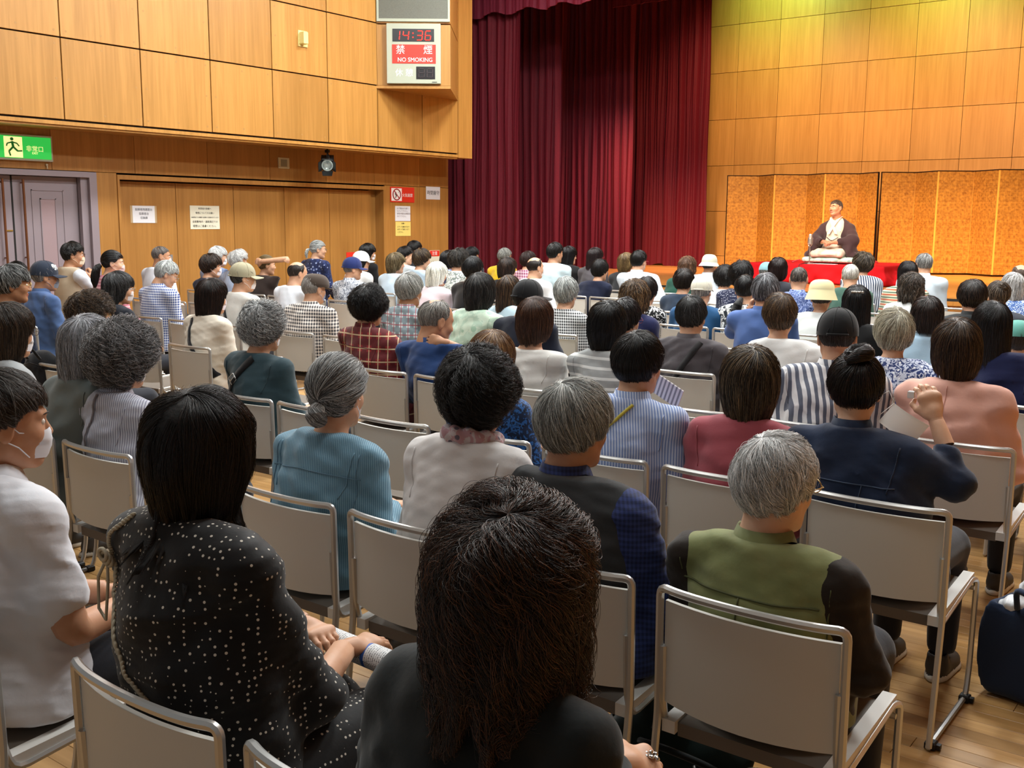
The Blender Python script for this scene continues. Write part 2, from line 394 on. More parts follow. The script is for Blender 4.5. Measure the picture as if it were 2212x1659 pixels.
STY = {  # hairline height by azimuth, thickness (side, back, top), drop, flare, ragged end, curl, wave
 'short':  dict(locks=200, conv=.6, sweep=.25, z=[.055,.052,.045,.03,.012,.012,-.02,-.05,-.075,-.085], o=(.010,.010,.018), rag=.004, curl=.0015, n=1.),
 'crew':   dict(z=[.060,.058,.050,.035,.015,.015,-.015,-.045,-.07,-.08], o=(.004,.004,.006), rag=.002, curl=.0008, n=1., lift=.004),
 'buzz':   dict(z=[.068,.062,.050,.035,.015,.015,-.015,-.045,-.06,-.07], o=(.002,.002,.0015), rag=.002, curl=.0004, n=.8, lift=.0015),
 'longish':dict(locks=200, conv=.7, sweep=.2, z=[.045,.04,.03,.0,-.02,-.025,-.05,-.075,-.105,-.115], o=(.016,.018,.022), rag=.008, curl=.003, n=1.),
 'wshort': dict(locks=200, conv=.7, sweep=.25, z=[.040,.035,.02,-.01,-.03,-.035,-.06,-.08,-.10,-.11], o=(.020,.022,.028), rag=.008, curl=.003, n=1.),
 'bob':    dict(z=[.035,.03,.01,-.05,-.085,-.095,-.11,-.12,-.125,-.125], o=(.020,.022,.022), drop=.0, flare=-.06, rag=.006, curl=.0015, n=1.15),
 'bobin':  dict(z=[.035,.03,.01,-.045,-.075,-.08,-.095,-.105,-.115,-.12], o=(.022,.026,.024), drop=-.1, flare=-.32, rag=.004, curl=.001, n=1.15),
 'medium': dict(z=[.035,.03,.0,-.07,-.12,-.13,-.15,-.16,-.165,-.165], o=(.020,.022,.022), drop=.0, flare=-.10, rag=.012, curl=.002, n=1.2),
 'long':   dict(z=[.035,.03,.0,-.10,-.16,-.18,-.22,-.25,-.27,-.28], o=(.016,.020,.018), drop=.05, flare=.02, rag=.012, curl=.002, n=1.3),
 'perm':   dict(locks=300, conv=.85, sweep=.35, z=[.035,.03,.01,-.03,-.055,-.06,-.08,-.095,-.105,-.11], o=(.034,.034,.036), rag=.012, curl=.0065, w=62, n=1.1, lift=.018, bump=.008),
 'wavy':   dict(locks=170, conv=.85, sweep=.2, z=[.035,.03,.0,-.06,-.09,-.10,-.12,-.125,-.13,-.13], o=(.030,.030,.028), drop=-.1, flare=.0, rag=.015, curl=.007, w=42, n=1.2, lift=.012, bump=.006),
 'tied':   dict(z=[.062,.055,.045,.02,.005,.0,-.035,-.06,-.08,-.085], o=(.007,.008,.010), rag=.002, curl=.0006, n=1., W=(0, -.99, -.1), lift=.004),
 'bald':   dict(z=[.13,.13,.10,.05,.012,.012,-.02,-.05,-.07,-.08], o=(.004,.005,.003), rag=.004, curl=.001, n=.8, t0=.78, lift=.004),
 'thin':   dict(z=[.060,.056,.048,.03,.012,.012,-.02,-.05,-.075,-.085], o=(.008,.008,.009), rag=.004, curl=.0015, n=.9, t0=.16, lift=.006),
}
def hair_surface(st, g=1., nphi=56, ns=26, seed=1):
    r = np.random.default_rng(seed)
    c0 = np.array([0, -.012, .03]); o = st['o']; rad = np.array([.077*g+o[0], .096+o[1], .086+o[2]])
    W = np.array(st.get('W', (.12 if seed % 2 else -.12, -.42, .90))); W /= np.linalg.norm(W)
    if 't0' in st: W = np.array([0, -.25, .97]); W /= np.linalg.norm(W)
    T1 = np.array([0, 1., 0]) if abs(W[1]) < .9 else np.array([0, 0, 1.]); T1 = T1-W*T1.dot(W); T1 /= np.linalg.norm(T1); T2 = np.cross(W, T1)
    ph = np.arange(nphi)*2*PI/nphi; t = np.linspace(st.get('t0', .0), PI*.97, 90)
    T = np.cos(ph)[:, None]*T1+np.sin(ph)[:, None]*T2
    u = W[None, None]*np.cos(t)[None, :, None]+T[:, None]*np.sin(t)[None, :, None]
    P = c0+u*rad
    if 'drop' in st:
        zd = st['drop']; below = u[..., 2] < zd; dt = t[1]-t[0]
        for i in range(nphi):
            k = np.argmax(below[i]) if below[i].any() else -1
            if k <= 0: continue
            pc = P[i, k].copy(); m = np.arange(k, len(t)); z = pc[2]-(m-k)*dt*rad[2]*1.35
            q = np.clip((pc[2]-z)/.14, 0, 2); q2 = np.clip((pc[2]-z-.04)/.12, 0, 2)
            sc = 1+st.get('flare', 0)*np.minimum(q2, 1)**1.5+st.get('flip', 0)*np.maximum(q2-1, 0); P[i, k:, 0] = pc[0]*sc; P[i, k:, 1] = c0[1]-.01+(pc[1]-c0[1]+.01)*sc; P[i, k:, 2] = z
    az = np.degrees(np.arctan2(np.abs(P[..., 0]), P[..., 1])); zl = np.interp(az, AZ, st['z'])
    rg = st['rag']*(np.sin(ph*9+seed)+.7*np.sin(ph*17+seed*2)+.5*np.sin(ph*29))[:, None]
    end = P[..., 2] < zl+rg
    out = np.zeros((nphi, ns, 3)); s = np.linspace(0, 1, ns)
    for i in range(nphi):
        k = np.argmax(end[i]) if end[i].any() else len(t)-1
        k = max(k, 3); k_0 = 0 if 't0' not in st else min(k-2, max(0, int(3+5*math.sin(ph[i]*3+seed)+3*math.sin(ph[i]*7))))
        x = k_0+s*(k-k_0)
        for j in range(3): out[i, :, j] = np.interp(x, np.arange(len(t)), P[i, :, j])
    b = st.get('bump', .0015)
    nn = out-c0; nn /= np.linalg.norm(nn, axis=2)[..., None]
    out += nn*(wn(out[..., 0], out[..., 1], out[..., 2], seed, (45, 45, 30))*b*np.minimum(1, s*4)[None])[..., None]
    return out, c0
def strands(name, pts, rad, mat, parent):
    n, m, _ = pts.shape
    hc = bpy.data.hair_curves.new(name); hc.add_curves([m]*n)
    hc.attributes['position'].data.foreach_set('vector', pts.astype(np.float32).ravel())
    ra = hc.attributes.get('radius') or hc.attributes.new('radius', 'FLOAT', 'POINT')
    rr = rad*np.linspace(1, .35, m); ra.data.foreach_set('value', np.tile(rr, n).astype(np.float32))
    hc.materials.append(mat); o = bpy.data.objects.new(name, hc); C.objects.link(o); o.parent = parent
    o['kind'] = 'stuff'; return o
def make_hair(st, Rm, hc, fem, N, rad, c1, c2, frac, parent, seed, scale=1.):
    r = np.random.default_rng(seed); g = .95 if fem else 1.
    P, c0 = hair_surface(st, g, seed=seed)
    tf = lambda Q: (Q*scale) @ Rm.T+hc
    nphi, ns, _ = P.shape
    capP = c0+(P-c0)*.985
    if 'drop' in st:
        # inner face so that long hair has thickness
        inn = c0+(capP-c0)*np.array([.84, .84, .93]); inn[:, :, 2] = np.maximum(inn[:, :, 2], capP[:, :, 2]-.001)
        capP = np.concatenate([capP, inn[:, ::-1][:, :max(4, ns//2)]], 1)
    mb = MB(); mb.grid(tf(capP), wrap=True)
    ho = mb.build('hair', hair_mat(c1, c2, frac, True), parent, True)
    N = int(N*st['n']); m = (9 if N < 1500 else 12) if st.get('w', 9) < 30 or N < 1500 else 26
    u = r.random(N); s0 = (u**.75)*.8; ln = .30+.6*r.random(N); s1 = np.minimum(s0+ln, .97+.08*r.random(N))
    ncl = int(st.get('locks', 260)); cl = r.integers(0, ncl, N); cph = r.random(ncl)*2*PI; cs0 = (r.random(ncl)**.75)*.8; cpp = r.random(ncl)*6.28; cam_ = .4+1.2*r.random(ncl); cln = r.random(ncl)
    s0 = np.clip(cs0[cl]+r.normal(0, .05, N), 0, .86); s1 = np.minimum(s0+.30+.6*(.7*cln[cl]+.3*r.random(N)), .97+.08*r.random(N))
    dph = -r.normal(0, .13, N)/np.maximum(.25, np.sin(s0*2.2)+.1)*.6; ph0 = cph[cl]-dph
    tau = np.linspace(0, 1, m)[None]
    cv = st.get('conv', .55); swp = r.normal(0, st.get('sweep', .10), ncl)[cl][:, None]
    ph = ph0[:, None]+dph[:, None]*tau*cv+swp*tau+.9*np.exp(-(s0[:, None]+(s1-s0)[:, None]*tau)*7)
    s = s0[:, None]+(s1-s0)[:, None]*tau
    fi = (ph/(2*PI)*nphi) % nphi; i0 = fi.astype(int) % nphi; i1 = (i0+1) % nphi; fu = (fi-np.floor(fi))[..., None]
    fs = np.clip(s, 0, 1)*(ns-1); j0 = np.minimum(fs.astype(int), ns-2); fv = (fs-j0)[..., None]
    ph = ph
    Q = (P[i0, j0]*(1-fu)+P[i1, j0]*fu)*(1-fv)+(P[i0, j0+1]*(1-fu)+P[i1, j0+1]*fu)*fv
    nn = Q-c0; nn /= np.linalg.norm(nn, axis=2)[..., None]
    ex = np.maximum(s-1, 0)[..., None]; Q = Q+ex*(P[i0, ns-1]-P[i0, ns-3])*6
    tg = np.gradient(Q, axis=1); tg /= np.linalg.norm(tg, axis=2)[..., None]+1e-9; sd = np.cross(tg, nn)
    L = st.get('lift', .008); lift = (r.random(N)**1.6*L*1.2)[:, None]*np.sin(PI*np.clip(tau*.85+.05, 0, 1))-.001
    fly = r.random(N) < .035; lift = lift+(fly*r.random(N)*.010)[:, None]*tau
    w_ = st.get('w', 9); cu = st['curl']; a = (cpp[cl]+r.normal(0, .25, N))[:, None]+w_*tau*(s1-s0)[:, None]*1.1
    am = (cam_[cl]*cu)[:, None]*np.minimum(1, tau*2.5)
    Q = Q+nn*(lift+am*np.sin(a)*.7)[..., None]+sd*(am*np.cos(a)+r.normal(0, 1, N)[:, None]*cu*.6*tau)[..., None]
    strands('hair_strands', tf(Q), rad, hair_mat(c1, c2, frac), ho)
    return ho
def tuft(name, path, radii, N, rad, c1, c2, frac, parent, seed, curl=.002):
    r = np.random.default_rng(seed); path = np.array(path, float); mb = MB()
    k = len(path); t = np.linspace(0, k-1, 18); PP = np.stack([np.interp(t, range(k), path[:, i]) for i in range(3)], 1)
    for _ in range(3): PP[1:-1] = (PP[:-2]+PP[2:]+2*PP[1:-1])/4
    rr = np.interp(t, range(k), radii); mb.tube(PP, rr*.92, 10)
    o = mb.build(name, hair_mat(c1, c2, frac, True), parent, True)
    T = np.gradient(PP, axis=0); T /= np.linalg.norm(T, axis=1)[:, None]+1e-9; A = np.cross(T, (0.3, .2, 1)); A /= np.linalg.norm(A, axis=1)[:, None]; B = np.cross(T, A)
    th = r.random(N)*6.28; q = r.random(N)**.5; idx = np.linspace(0, 17, 12); i = idx.astype(int)
    tw = th[:, None]+idx[None]*.05+r.normal(0, .1, N)[:, None]*idx[None]*.1
    Q = PP[i][None]+((rr[i][None]*(.7+.35*q[:, None]))[..., None])*(np.cos(tw)[..., None]*A[i][None]+np.sin(tw)[..., None]*B[i][None])
    Q = Q+r.normal(0, curl*.5, Q.shape)*np.linspace(0, 1, 12)[None, :, None]
    strands('hair_strands', Q, rad, hair_mat(c1, c2, frac), o); return o

def torso_field(N, sw, w=1., sink=0., inf=0.):
    """shirt body: N is the base of the neck at the back, in the person's own frame; sink lifts the belly radius"""
    S = N[2]-.042; seat = .46; H = max(S-seat, .3)
    cx = lambda q: N[0]*q
    def f(X, Y, Z):
        A = X
        d = ell(X, Y, Z, (cx(.8), N[1]-.004, S-.15), (.172*w+inf, .120*w+inf, .22))
        d = smin(d, ell(X, Y, Z, (cx(.35), N[1]*.5+.095, seat+H*.38), (.165*w+inf, .130*w+inf, H*.5)), .10)
        d = smin(d, ell(X, Y, Z, (0, .175, seat+.02), (.185*w+inf, .165, .13)), .09)
        for sx in (-1, 1):
            d = smin(d, cap(X, Y, Z, (N[0]+sx*.02, N[1]-.005, N[2]-.010), (N[0]*.9+sx*sw, N[1]-.0, S-.022), .050+inf, .054+inf), .065)
        return d
    return f
def arm_field(S, E_, Wr, r0, r1, r2):
    def f(X, Y, Z):
        return smin(cap(X, Y, Z, S, E_, r0, r1), cap(X, Y, Z, E_, Wr, r1, r2), .03)
    return f
PANTS = {}
def legs(kind='trousers', h=.016):
    k = (kind, h)
    if k in PANTS: return PANTS[k]
    def f(X, Y, Z):
        A = np.abs(X)
        if kind == 'skirt':
            d = smin(cap(A, Y, Z, (.07, .16, .50), (.085, .50, .50), .105, .10), cap(A, Y, Z, (.09, .53, .46), (.10, .55, .22), .10, .115), .06)
            return np.maximum(d, .17-Z)
        if kind == 'trousers':
            d = smin(cap(A, Y, Z, (.085, .17, .515), (.10, .56, .50), .085, .068), cap(A, Y, Z, (.10, .575, .49), (.10, .56, .12), .064, .052), .03)
            return np.maximum(d, .09-Z)
    V, F = snet(f, (-.24, .02, .07), (.24, .70, .64), h)
    o = mesh('trousers' if kind == 'trousers' else 'skirt', V, F, fab(('plain', '#22242c'))); me = o.data
    bpy.data.objects.remove(o); PANTS[k] = me; return me
def shoe_mesh():
    if 'shoe' in PANTS: return PANTS['shoe']
    def f(X, Y, Z):
        d = smin(ell(X, Y, Z, (0, .03, .04), (.042, .085, .040)), ell(X, Y, Z, (.004, .115, .032), (.044, .07, .032)), .03)
        d = smin(d, cap(X, Y, Z, (0, -.01, .05), (0, -.01, .085), .038), .02)
        d = smax(d, -cap(X, Y, Z, (0, -.01, .08), (0, -.01, .12), .028), .01)
        sole = np.maximum(smin(ell(X, Y, Z, (0, .02, .01), (.046, .09, .03)), ell(X, Y, Z, (.004, .115, .01), (.049, .08, .028)), .03), Z-.022)
        return np.maximum(smin(d, sole, .004), -Z)
    V, F = snet(f, (-.06, -.08, -.002), (.06, .21, .10), .007)
    c = V[F].mean(1); mi = (c[:, 2] < .022).astype(int)
    o = mesh('shoe', V, F, [plain('shoe_upper', '#55504a'), plain('shoe_sole', '#cfc9bd')], mi=mi); me = o.data
    bpy.data.objects.remove(o); PANTS['shoe'] = me; return me
def inst(name, me, parent, loc=(0, 0, 0), rz=0, mat=None, sc=None):
    o = bpy.data.objects.new(name, me); C.objects.link(o); o.parent = parent; o.location = loc; o.rotation_euler = (0, 0, rz)
    if sc: o.scale = sc
    if mat: o.material_slots[0].link = 'OBJECT'; o.material_slots[0].material = mat
    return o
def surf_y(f, x, z, y0=-.25, y1=.3, back=True):
    ys = np.linspace(y0, y1, 120) if back else np.linspace(.6, y0, 160)
    v = f(np.full_like(ys, x), ys, np.full_like(ys, z)); i = int(np.argmax(v < 0))
    if not (v < 0).any(): return None
    return ys[i] if i == 0 else ys[i-1]+(ys[i]-ys[i-1])*v[i-1]/(v[i-1]-v[i])
HATS = {}
def add_hat(kind, col, root, Rm, hc, fem, col2=None):
    mb = MB(); c0 = np.array([0, -.012, .03])
    m1 = fab(('plain', col)) if kind != 'straw' else plain('straw', col, .8); m2 = fab(('plain', col2)) if col2 else m1
    tf = lambda Q: np.asarray(Q) @ Rm.T+hc
    def dome(rx, ry, top, low, n=28, k=12, flat=1.):
        P = np.zeros((n, k, 3))
        for i in range(n):
            a = 2*PI*i/n
            for j in range(k):
                q = j/(k-1)*PI/2; s = math.sin(q)**flat
                P[i, j] = (math.cos(a)*rx*s, -.012+math.sin(a)*ry*s, low+(top-low)*math.cos(q))
        return P
    if kind in ('cap', 'capback'):
        P = dome(.092, .112, .137, .030, flat=.85); P = np.concatenate([P, P[:, -1:]+[0, 0, -.018]], 1); mb.grid(P, wrap=True)
        for a in range(6):
            aa = a*PI/3+.3; q = np.linspace(0.05, PI/2, 9)
            mb.tube([(math.cos(aa)*.0925*math.sin(x)**.85, -.012+math.sin(aa)*.1125*math.sin(x)**.85, .030+.108*math.cos(x)) for x in q], .0013, 5)
        mb.ball((0, -.012, .138), (.007, .007, .004), 5)
        ar = [(.094*math.sin(b_)*1.01, -.012-.1145*math.cos(b_)*1.0, .014+.050*math.sqrt(max(0, 1-(b_/.5)**2))) for b_ in np.linspace(-.5, .5, 13)]
        mb.tube([(x_, y_*(1-.12*max(0, z_-.03)/.034), z_) for x_, y_, z_ in ar], .0022, 5); mb.tube([(x_, y_-.002, .018) for x_, y_, z_ in ar], .006, 6)
        o = mb; brim = MB(); B = np.zeros((15, 8, 3)); B2 = B.copy()
        for i in range(15):
            a = math.radians(-68+136*i/14)
            for j in range(8):
                e = j/7; L = .078*math.cos(a*.95)**.55*e
                B[i, j] = (math.sin(a)*(.088+.25*L), -.012+math.cos(a)*.108+L, .026-.010*e-.35*(abs(math.sin(a))**2)*.05*e+.0)
        B2 = B-[0, 0, .004]; brim.grid(B[:, ::-1]); brim.grid(B2); brim.V = list(map(tuple, tf(brim.V)))
        mb.V = list(map(tuple, tf(mb.V))); ob = mb.build('cap_crown', m1, root, True); brim.build('cap_brim', m2, ob, True)
        return ob
    if kind == 'flat':
        P = dome(.100, .118, .128, .038, flat=.6); P[..., 1] += .026; P[..., 2] -= .12*np.clip(P[..., 1]-.0, 0, 1)*.6
        P = np.concatenate([P, P[:, -1:]*[.93, .93, 1]+[0, 0, -.016]], 1); mb.grid(P, wrap=True)
        B = np.zeros((13, 6, 3))
        for i in range(13):
            a = math.radians(-55+110*i/12)
            for j in range(6):
                L = .055*math.cos(a)**.6*j/5; B[i, j] = (math.sin(a)*.090, .014+math.cos(a)*.112+L, .020-.25*L)
        mb.grid(B[:, ::-1]); mb.grid(B-[0, 0, .004]); mb.V = list(map(tuple, tf(mb.V))); return mb.build('flat_cap', m1, root, True)
    if kind == 'bucket':
        P = dome(.094, .112, .130, .03, flat=.55); mb.grid(P, wrap=True)
        P2 = np.zeros((28, 4, 3))
        for i in range(28):
            a = 2*PI*i/28
            for j in range(4): P2[i, j] = (math.cos(a)*(.094+.012*j), -.012+math.sin(a)*(.112+.012*j), .03-.016*j)
        mb.grid(P2, wrap=True); mb.V = list(map(tuple, tf(mb.V))); return mb.build('bucket_hat', m1, root, True)
    if kind == 'beanie':
        P = dome(.090, .108, .135, .035, flat=.8); mb.grid(P, wrap=True); mb.V = list(map(tuple, tf(mb.V))); return mb.build('knit_cap', m1, root, True)
    if kind == 'straw':
        prof = []
        for i in range(46):
            t = i/45
            if t < .62: q = t/.62*PI/2; r_, z_ = .100*math.sin(q)**.62, .055+.090*math.cos(q)**.8
            else: q = (t-.62)/.38; r_, z_ = .100+.028*q, .055-.075*q
            prof.append((r_+.0035*(i % 2), z_+.002*(i % 2)))
        mb.lathe(prof, 36, (0, -.012, 0), 1, 1.12); mb.V = list(map(tuple, tf(mb.V))); return mb.build('straw_hat', m1, root, True)
def add_mask(root, Rm, hc, col):
    n, m = 15, 9; P = np.zeros((n, m, 3))
    for i in range(n):
        a = math.radians(-62+124*i/(n-1))
        for j in range(m):
            v = j/(m-1); zz = -.010-.082*v; bul = math.sin(PI*(.15+.75*v))*.016*math.cos(a)**2
            P[i, j] = (math.sin(a)*(.066-.012*v), .014+math.cos(a)*(.080-.004*v)+bul+.0012*(j % 2), zz+.008*abs(math.sin(a))*(1 if v < .5 else -1)*-1)
    mb = MB(); mb.grid(P[:, ::-1]); mb.grid(P*[.985, .985, 1])
    mb.V = list(map(tuple, np.asarray(mb.V) @ Rm.T+hc)); o = mb.build('face_mask', plain('mask_'+col, col, .8), root, True)
    s = MB()
    for sx in (-1, 1):
        for zz in (-.018, -.080):
            s.tube([(sx*.058, .045, zz), (sx*.070, .018, zz*.6-.004), (sx*.080, -.010, .012 if zz > -.05 else -.036), (sx*.081, -.030, -.010)], .0016, 5)
    s.V = list(map(tuple, np.asarray(s.V) @ Rm.T+hc)); s.build('ear_loop', plain('mask_'+col, col, .8), o, True)
def add_glasses(root, Rm, hc, col, metal=0):
    mb = MB()
    for sx in (-1, 1):
        mb.tube([(sx*.033+.024*math.cos(a), .108-.004*abs(math.cos(a)), .004+.018*math.sin(a)) for a in np.linspace(0, 2*PI, 16, endpoint=False)], .0014, 5, closed=True)
        mb.tube([(sx*.057, .105, .008), (sx*.074, .09, .008), (sx*.083, .03, .006), (sx*.085, -.012, .004), (sx*.080, -.03, -.016)], .0014, 5)
    mb.tube([(-.010, .107, .006), (0, .111, .009), (.010, .107, .006)], .0014, 5)
    mb.V = list(map(tuple, np.asarray(mb.V) @ Rm.T+hc)); mb.build('glasses', plain('glasses_'+col, col, .3, metal), root, True)
def bezband(pts, f, wid, mat, root, name, off=.005, n=26, back=True):
    """a flat strap laid over the cloth surface f, through (x, z) points on the back"""
    t = np.linspace(0, len(pts)-1, n); xs = np.interp(t, range(len(pts)), [p[0] for p in pts]); zs = np.interp(t, range(len(pts)), [p[1] for p in pts])
    R_ = []
    for i in range(n):
        a = max(0, i-1); b = min(n-1, i+1); d = np.array([xs[b]-xs[a], zs[b]-zs[a]]); d /= np.linalg.norm(d)+1e-9; q = np.array([-d[1], d[0]])*wid/2
        row = []
        for s in (-1, 1):
            x, z = xs[i]+q[0]*s, zs[i]+q[1]*s; y = surf_y(f, x, z, back=back)
            if y is None: row = None; break
            row.append((x, y-off if back else y+off, z))
        if row: R_.append(row)
    if len(R_) < 3: return
    R_ = np.array(R_); mb = MB(); dy = -.003 if back else .003
    P = np.stack([R_[:, 0], R_[:, 0]+[0, dy, 0], R_[:, 1]+[0, dy, 0], R_[:, 1]], 1)
    mb.grid(P); return mb.build(name, mat, root, True)
LASTF = {}
def person(pid, u, vtop, row_y, seat_x, fem, style, hc1, hc2, frac, shirt, desc, yaw=None, pitch=-4, roll=0, w=1., sleeve='long', shirt2=None, collar=False, mask=None,
           glasses=None, hat=None, hatcol='#222222', hatcol2=None, skin='a', pants='#23252d', legk='trousers', arms={}, lod=2, dy=.22, hscale=1., strap=None, shoes=None, tail=None,
           curl=(.5, .5), nstr=None, sad={}, neckcut=.02, group='seated audience'):
    st = dict(STY[style]); st.update(sad); h = {0: .0045, 1: .006, 2: .009}[lod]; hs = {0: .0085, 1: .012, 2: .018}[lod]
    topo = .115+st['o'][2]*.9 if not hat else .138
    P0 = at_y(u, vtop, row_y+dy); hcw = P0-np.array([0, 0, topo*hscale])
    hc = hcw-np.array([seat_x, row_y, 0])
    if yaw is None:
        yaw = math.degrees(math.atan2(-5.8-hcw[0], 16-hcw[1])); yaw = max(-40, min(30, yaw))
    Rm = rot_head(yaw, pitch, roll)
    root = empty('person', (seat_x, row_y, 0), label='person in '+desc, cat='person', group=group)
    g = .95 if fem else 1.
    # skin: head and neck in one surface, neck bent between head and trunk
    V, F, mi = head_template(fem, h); V = V*hscale
    piv = np.array([0, -.02, -.09]); ht = hc+Rm @ piv-piv
    wgt = np.clip((V[:, 2]+.8*np.maximum(V[:, 1], 0)+.155)/.085, 0, 1); wgt = (wgt*wgt*(3-2*wgt))[:, None]
    VB = (V @ Rm.T+hc)*wgt+(V+ht)*(1-wgt); body = MB(); bV = [VB]; bF = [F]; bm = [mi]; nv = len(VB)
    def addb(V2, F2, m2=0):
        nonlocal nv
        V2 = np.asarray(V2, float); F2 = np.asarray(F2); bV.append(V2); bF.append(F2+nv); bm.append(np.full(len(F2), m2)); nv += len(V2)
    e = MB()
    for sx in (-1, 1): e.ball((sx*.030, .0745, .006), .0110, 6)
    addb(np.array(e.V) @ Rm.T+hc, e.F, 2)
    e = MB()
    for sx in (-1, 1): e.ball((sx*.030, .0830, .006), (.0050, .0032, .0050), 5)
    addb(np.array(e.V) @ Rm.T+hc, e.F, 3)
    e = MB()
    for sx in (-1, 1):
        q = MB().tube([(sx*.014, .094, .027), (sx*.03, .092, .031), (sx*.047, .078, .027)], [.0026, .0028, .0012], 4); q.F = [f_ for f_ in q.F if len(f_) == 4]; e.add(q.V, q.F)
    addb(np.array(e.V) @ Rm.T+hc, e.F, 4)
    # cloth
    N = ht+np.array([0, -.045, -.135]); sw = (.166 if fem else .190)*(.5+.5*w); S = N[2]-.042
    tor = torso_field(N, sw, w); LASTF['t'] = tor
    seed = sum(map(ord, pid))*7+len(pid)
    sleeves = []; bb_lo = np.array([N[0]-.30*w-.03, -.12, .44]); bb_hi = np.array([N[0]+.30*w+.03, .42, N[2]+.06])
    armfs = []
    for side, sx in (('R', 1), ('L', -1)):
        Sh = np.array([N[0]*.9+sx*sw, N[1], S-.03])
        if side in arms:
            a = arms[side]; El = np.array(a[0], float); Wr = np.array(a[1], float)
            hd = a[2] if len(a) > 2 else Wr-El; up = a[3] if len(a) > 3 else (0, 0, 1); cu_ = a[4] if len(a) > 4 else .5
        else:
            El = np.array([N[0]*.5+sx*(sw+.048), N[1]+.03, max(.60, S-.30)]); Wr = np.array([sx*.06, .44, .635]); hd = (-sx*.4, 1, -.12); up = (0, .1, 1); cu_ = .5
        r0 = .054*w**.5*(.94 if fem else 1.03); wr_end = Wr
        if sleeve == 'long': sl_el, sl_wr, rr = El, Wr-(Wr-El)/np.linalg.norm(Wr-El)*.015, (r0, r0*.88, r0*.66)
        elif sleeve == 'elbow': sl_el, sl_wr, rr = El, El+(Wr-El)*.12, (r0, r0*1.02, r0*1.02)
        elif sleeve == 'threeq': sl_el, sl_wr, rr = El, El+(Wr-El)*.5, (r0, r0*.92, r0*.85)
        elif sleeve == 'short': sl_el = Sh+(El-Sh)*.62; sl_wr = Sh+(El-Sh)*.64; rr = (r0, r0*1.08, r0*1.08)
        af = arm_field(Sh, sl_el, sl_wr, *rr); armfs.append(af)
        for q in (Sh, sl_el, sl_wr): bb_lo = np.minimum(bb_lo, q-.075); bb_hi = np.maximum(bb_hi, q+.075)
        if sleeve != 'long' or side in arms or lod < 2:
            e = MB(); r_ = .040 if fem else .045
            st_ = Sh+(El-Sh)*(.45 if sleeve in ('short',) else .9 if sleeve != 'long' else 1.)
            pts = [st_, El, El+(Wr-El)*.45, Wr, Wr+np.array(hd)/np.linalg.norm(hd)*.01] if sleeve != 'long' else [El+(Wr-El)*.6, El+(Wr-El)*.8, Wr, Wr+np.array(hd)/np.linalg.norm(hd)*.01]
            pts = arc_path(pts, .03, 3)
            rs = np.interp(np.linspace(0, 1, len(pts)), [0, .35, .6, 1], [r_, r_*.86, r_*.80, .024] if sleeve != 'long' else [.03, .028, .025, .024])
            e.tube(pts, rs, 10); qf = [f_ for f_ in e.F if len(f_) == 4]; addb(e.V, qf)
            hV, hF = hand_template(cu_, .0035 if lod == 0 else .005); Fr = frame(hd, up)
            mir = np.array([1, 1, 1.]) if sx < 0 else np.array([-1, 1, 1.])
            hV = hV*mir*(.93 if fem else 1.); hV = hV @ Fr.T+Wr+np.array(hd)/np.linalg.norm(hd)*.015
            addb(hV, hF if sx < 0 else hF[:, ::-1])
    nf = {0: (16, 14, 24), 1: (16, 14, 24), 2: (14, 14, 20)}[lod]; amp = .0115 if lod < 2 else .007
    def cloth(X, Y, Z, tor_=tor, arms_=True, a=amp):
        d = tor_(X, Y, Z)
        if arms_:
            for af in armfs: d = smin(d, af(X, Y, Z), .05)
        d = d+a*.8*wn(X, Y, Z, seed, nf)+a*.3*wn(X, Y, Z, seed+3, (34, 30, 60))
        if lod < 2: d = d+a*1.1*(np.minimum(np.abs(wn(X+.4*Z, Y, Z, seed+9, (10, 10, 20))), .4)-.25)*np.clip((N[2]-Z)*9, 0, 1)
        d = np.maximum(d, .452-Z)
        return smax(d, (Z-(N[2]+neckcut+.35*(N[1]-Y)*-1*0-.45*np.maximum(Y-N[1], 0)*1)), .012)
    FV, FF = snet(cloth, bb_lo, bb_hi, hs)
    so = mesh('shirt', FV, FF, fab(shirt), root)
    if shirt2:   # a vest over the shirt
        t2 = torso_field(N, sw*.95, w, inf=.011); vest = lambda X, Y, Z: cloth(X, Y, Z, t2, False, amp*.8)
        cut = lambda X, Y, Z: smax(vest(X, Y, Z), np.abs(X-N[0]*.8)-(sw+.030)-.10*np.maximum(0, (S-.20)-Z), .02)
        VV, VF = snet(cut, bb_lo, bb_hi, hs); mesh('vest', VV, VF, fab(shirt2), root)
        LASTF['t'] = cut
    else: LASTF['t'] = cloth
    if collar:
        mb = MB(); n = 24; Pc = np.zeros((n, 4, 3)); rx, ry = (.064, .062) if not fem else (.058, .056)
        for i in range(n):
            a = 2*PI*i/n; fr = max(0, math.sin(a))
            for j, (q, dz) in enumerate(((1.02, -.004), (.98, .026), (1.06, .030), (1.28, -.006))):
                Pc[i, j] = (N[0]+math.cos(a)*rx*q, N[1]+.012+math.sin(a)*ry*q, N[2]+neckcut-.006+dz-.030*fr)
        mb.grid(Pc, wrap=True); mb.build('collar', fab(shirt2 if shirt2 and collar == 2 else shirt), root, True)
    inst('trousers' if legk == 'trousers' else 'skirt', legs(legk), root, mat=fab(shirt) if pants == 'dots' else fab(('plain', pants)))
    if row_y < 6 or shoes:
        for sx in (-1, 1): inst('shoe', shoe_mesh(), root, (sx*.10, .53, 0), 0, plain('shoe_'+(shoes or '#3a3632'), shoes or '#3a3632', .6))
    mats = [skin_mat(skin, SK[skin]), MLIP, MEYE, MIRIS, plain('brow_'+hc1, hc1, .8)]
    mesh('body', np.concatenate(bV), np.concatenate(bF), mats, root, True, np.concatenate(bm))
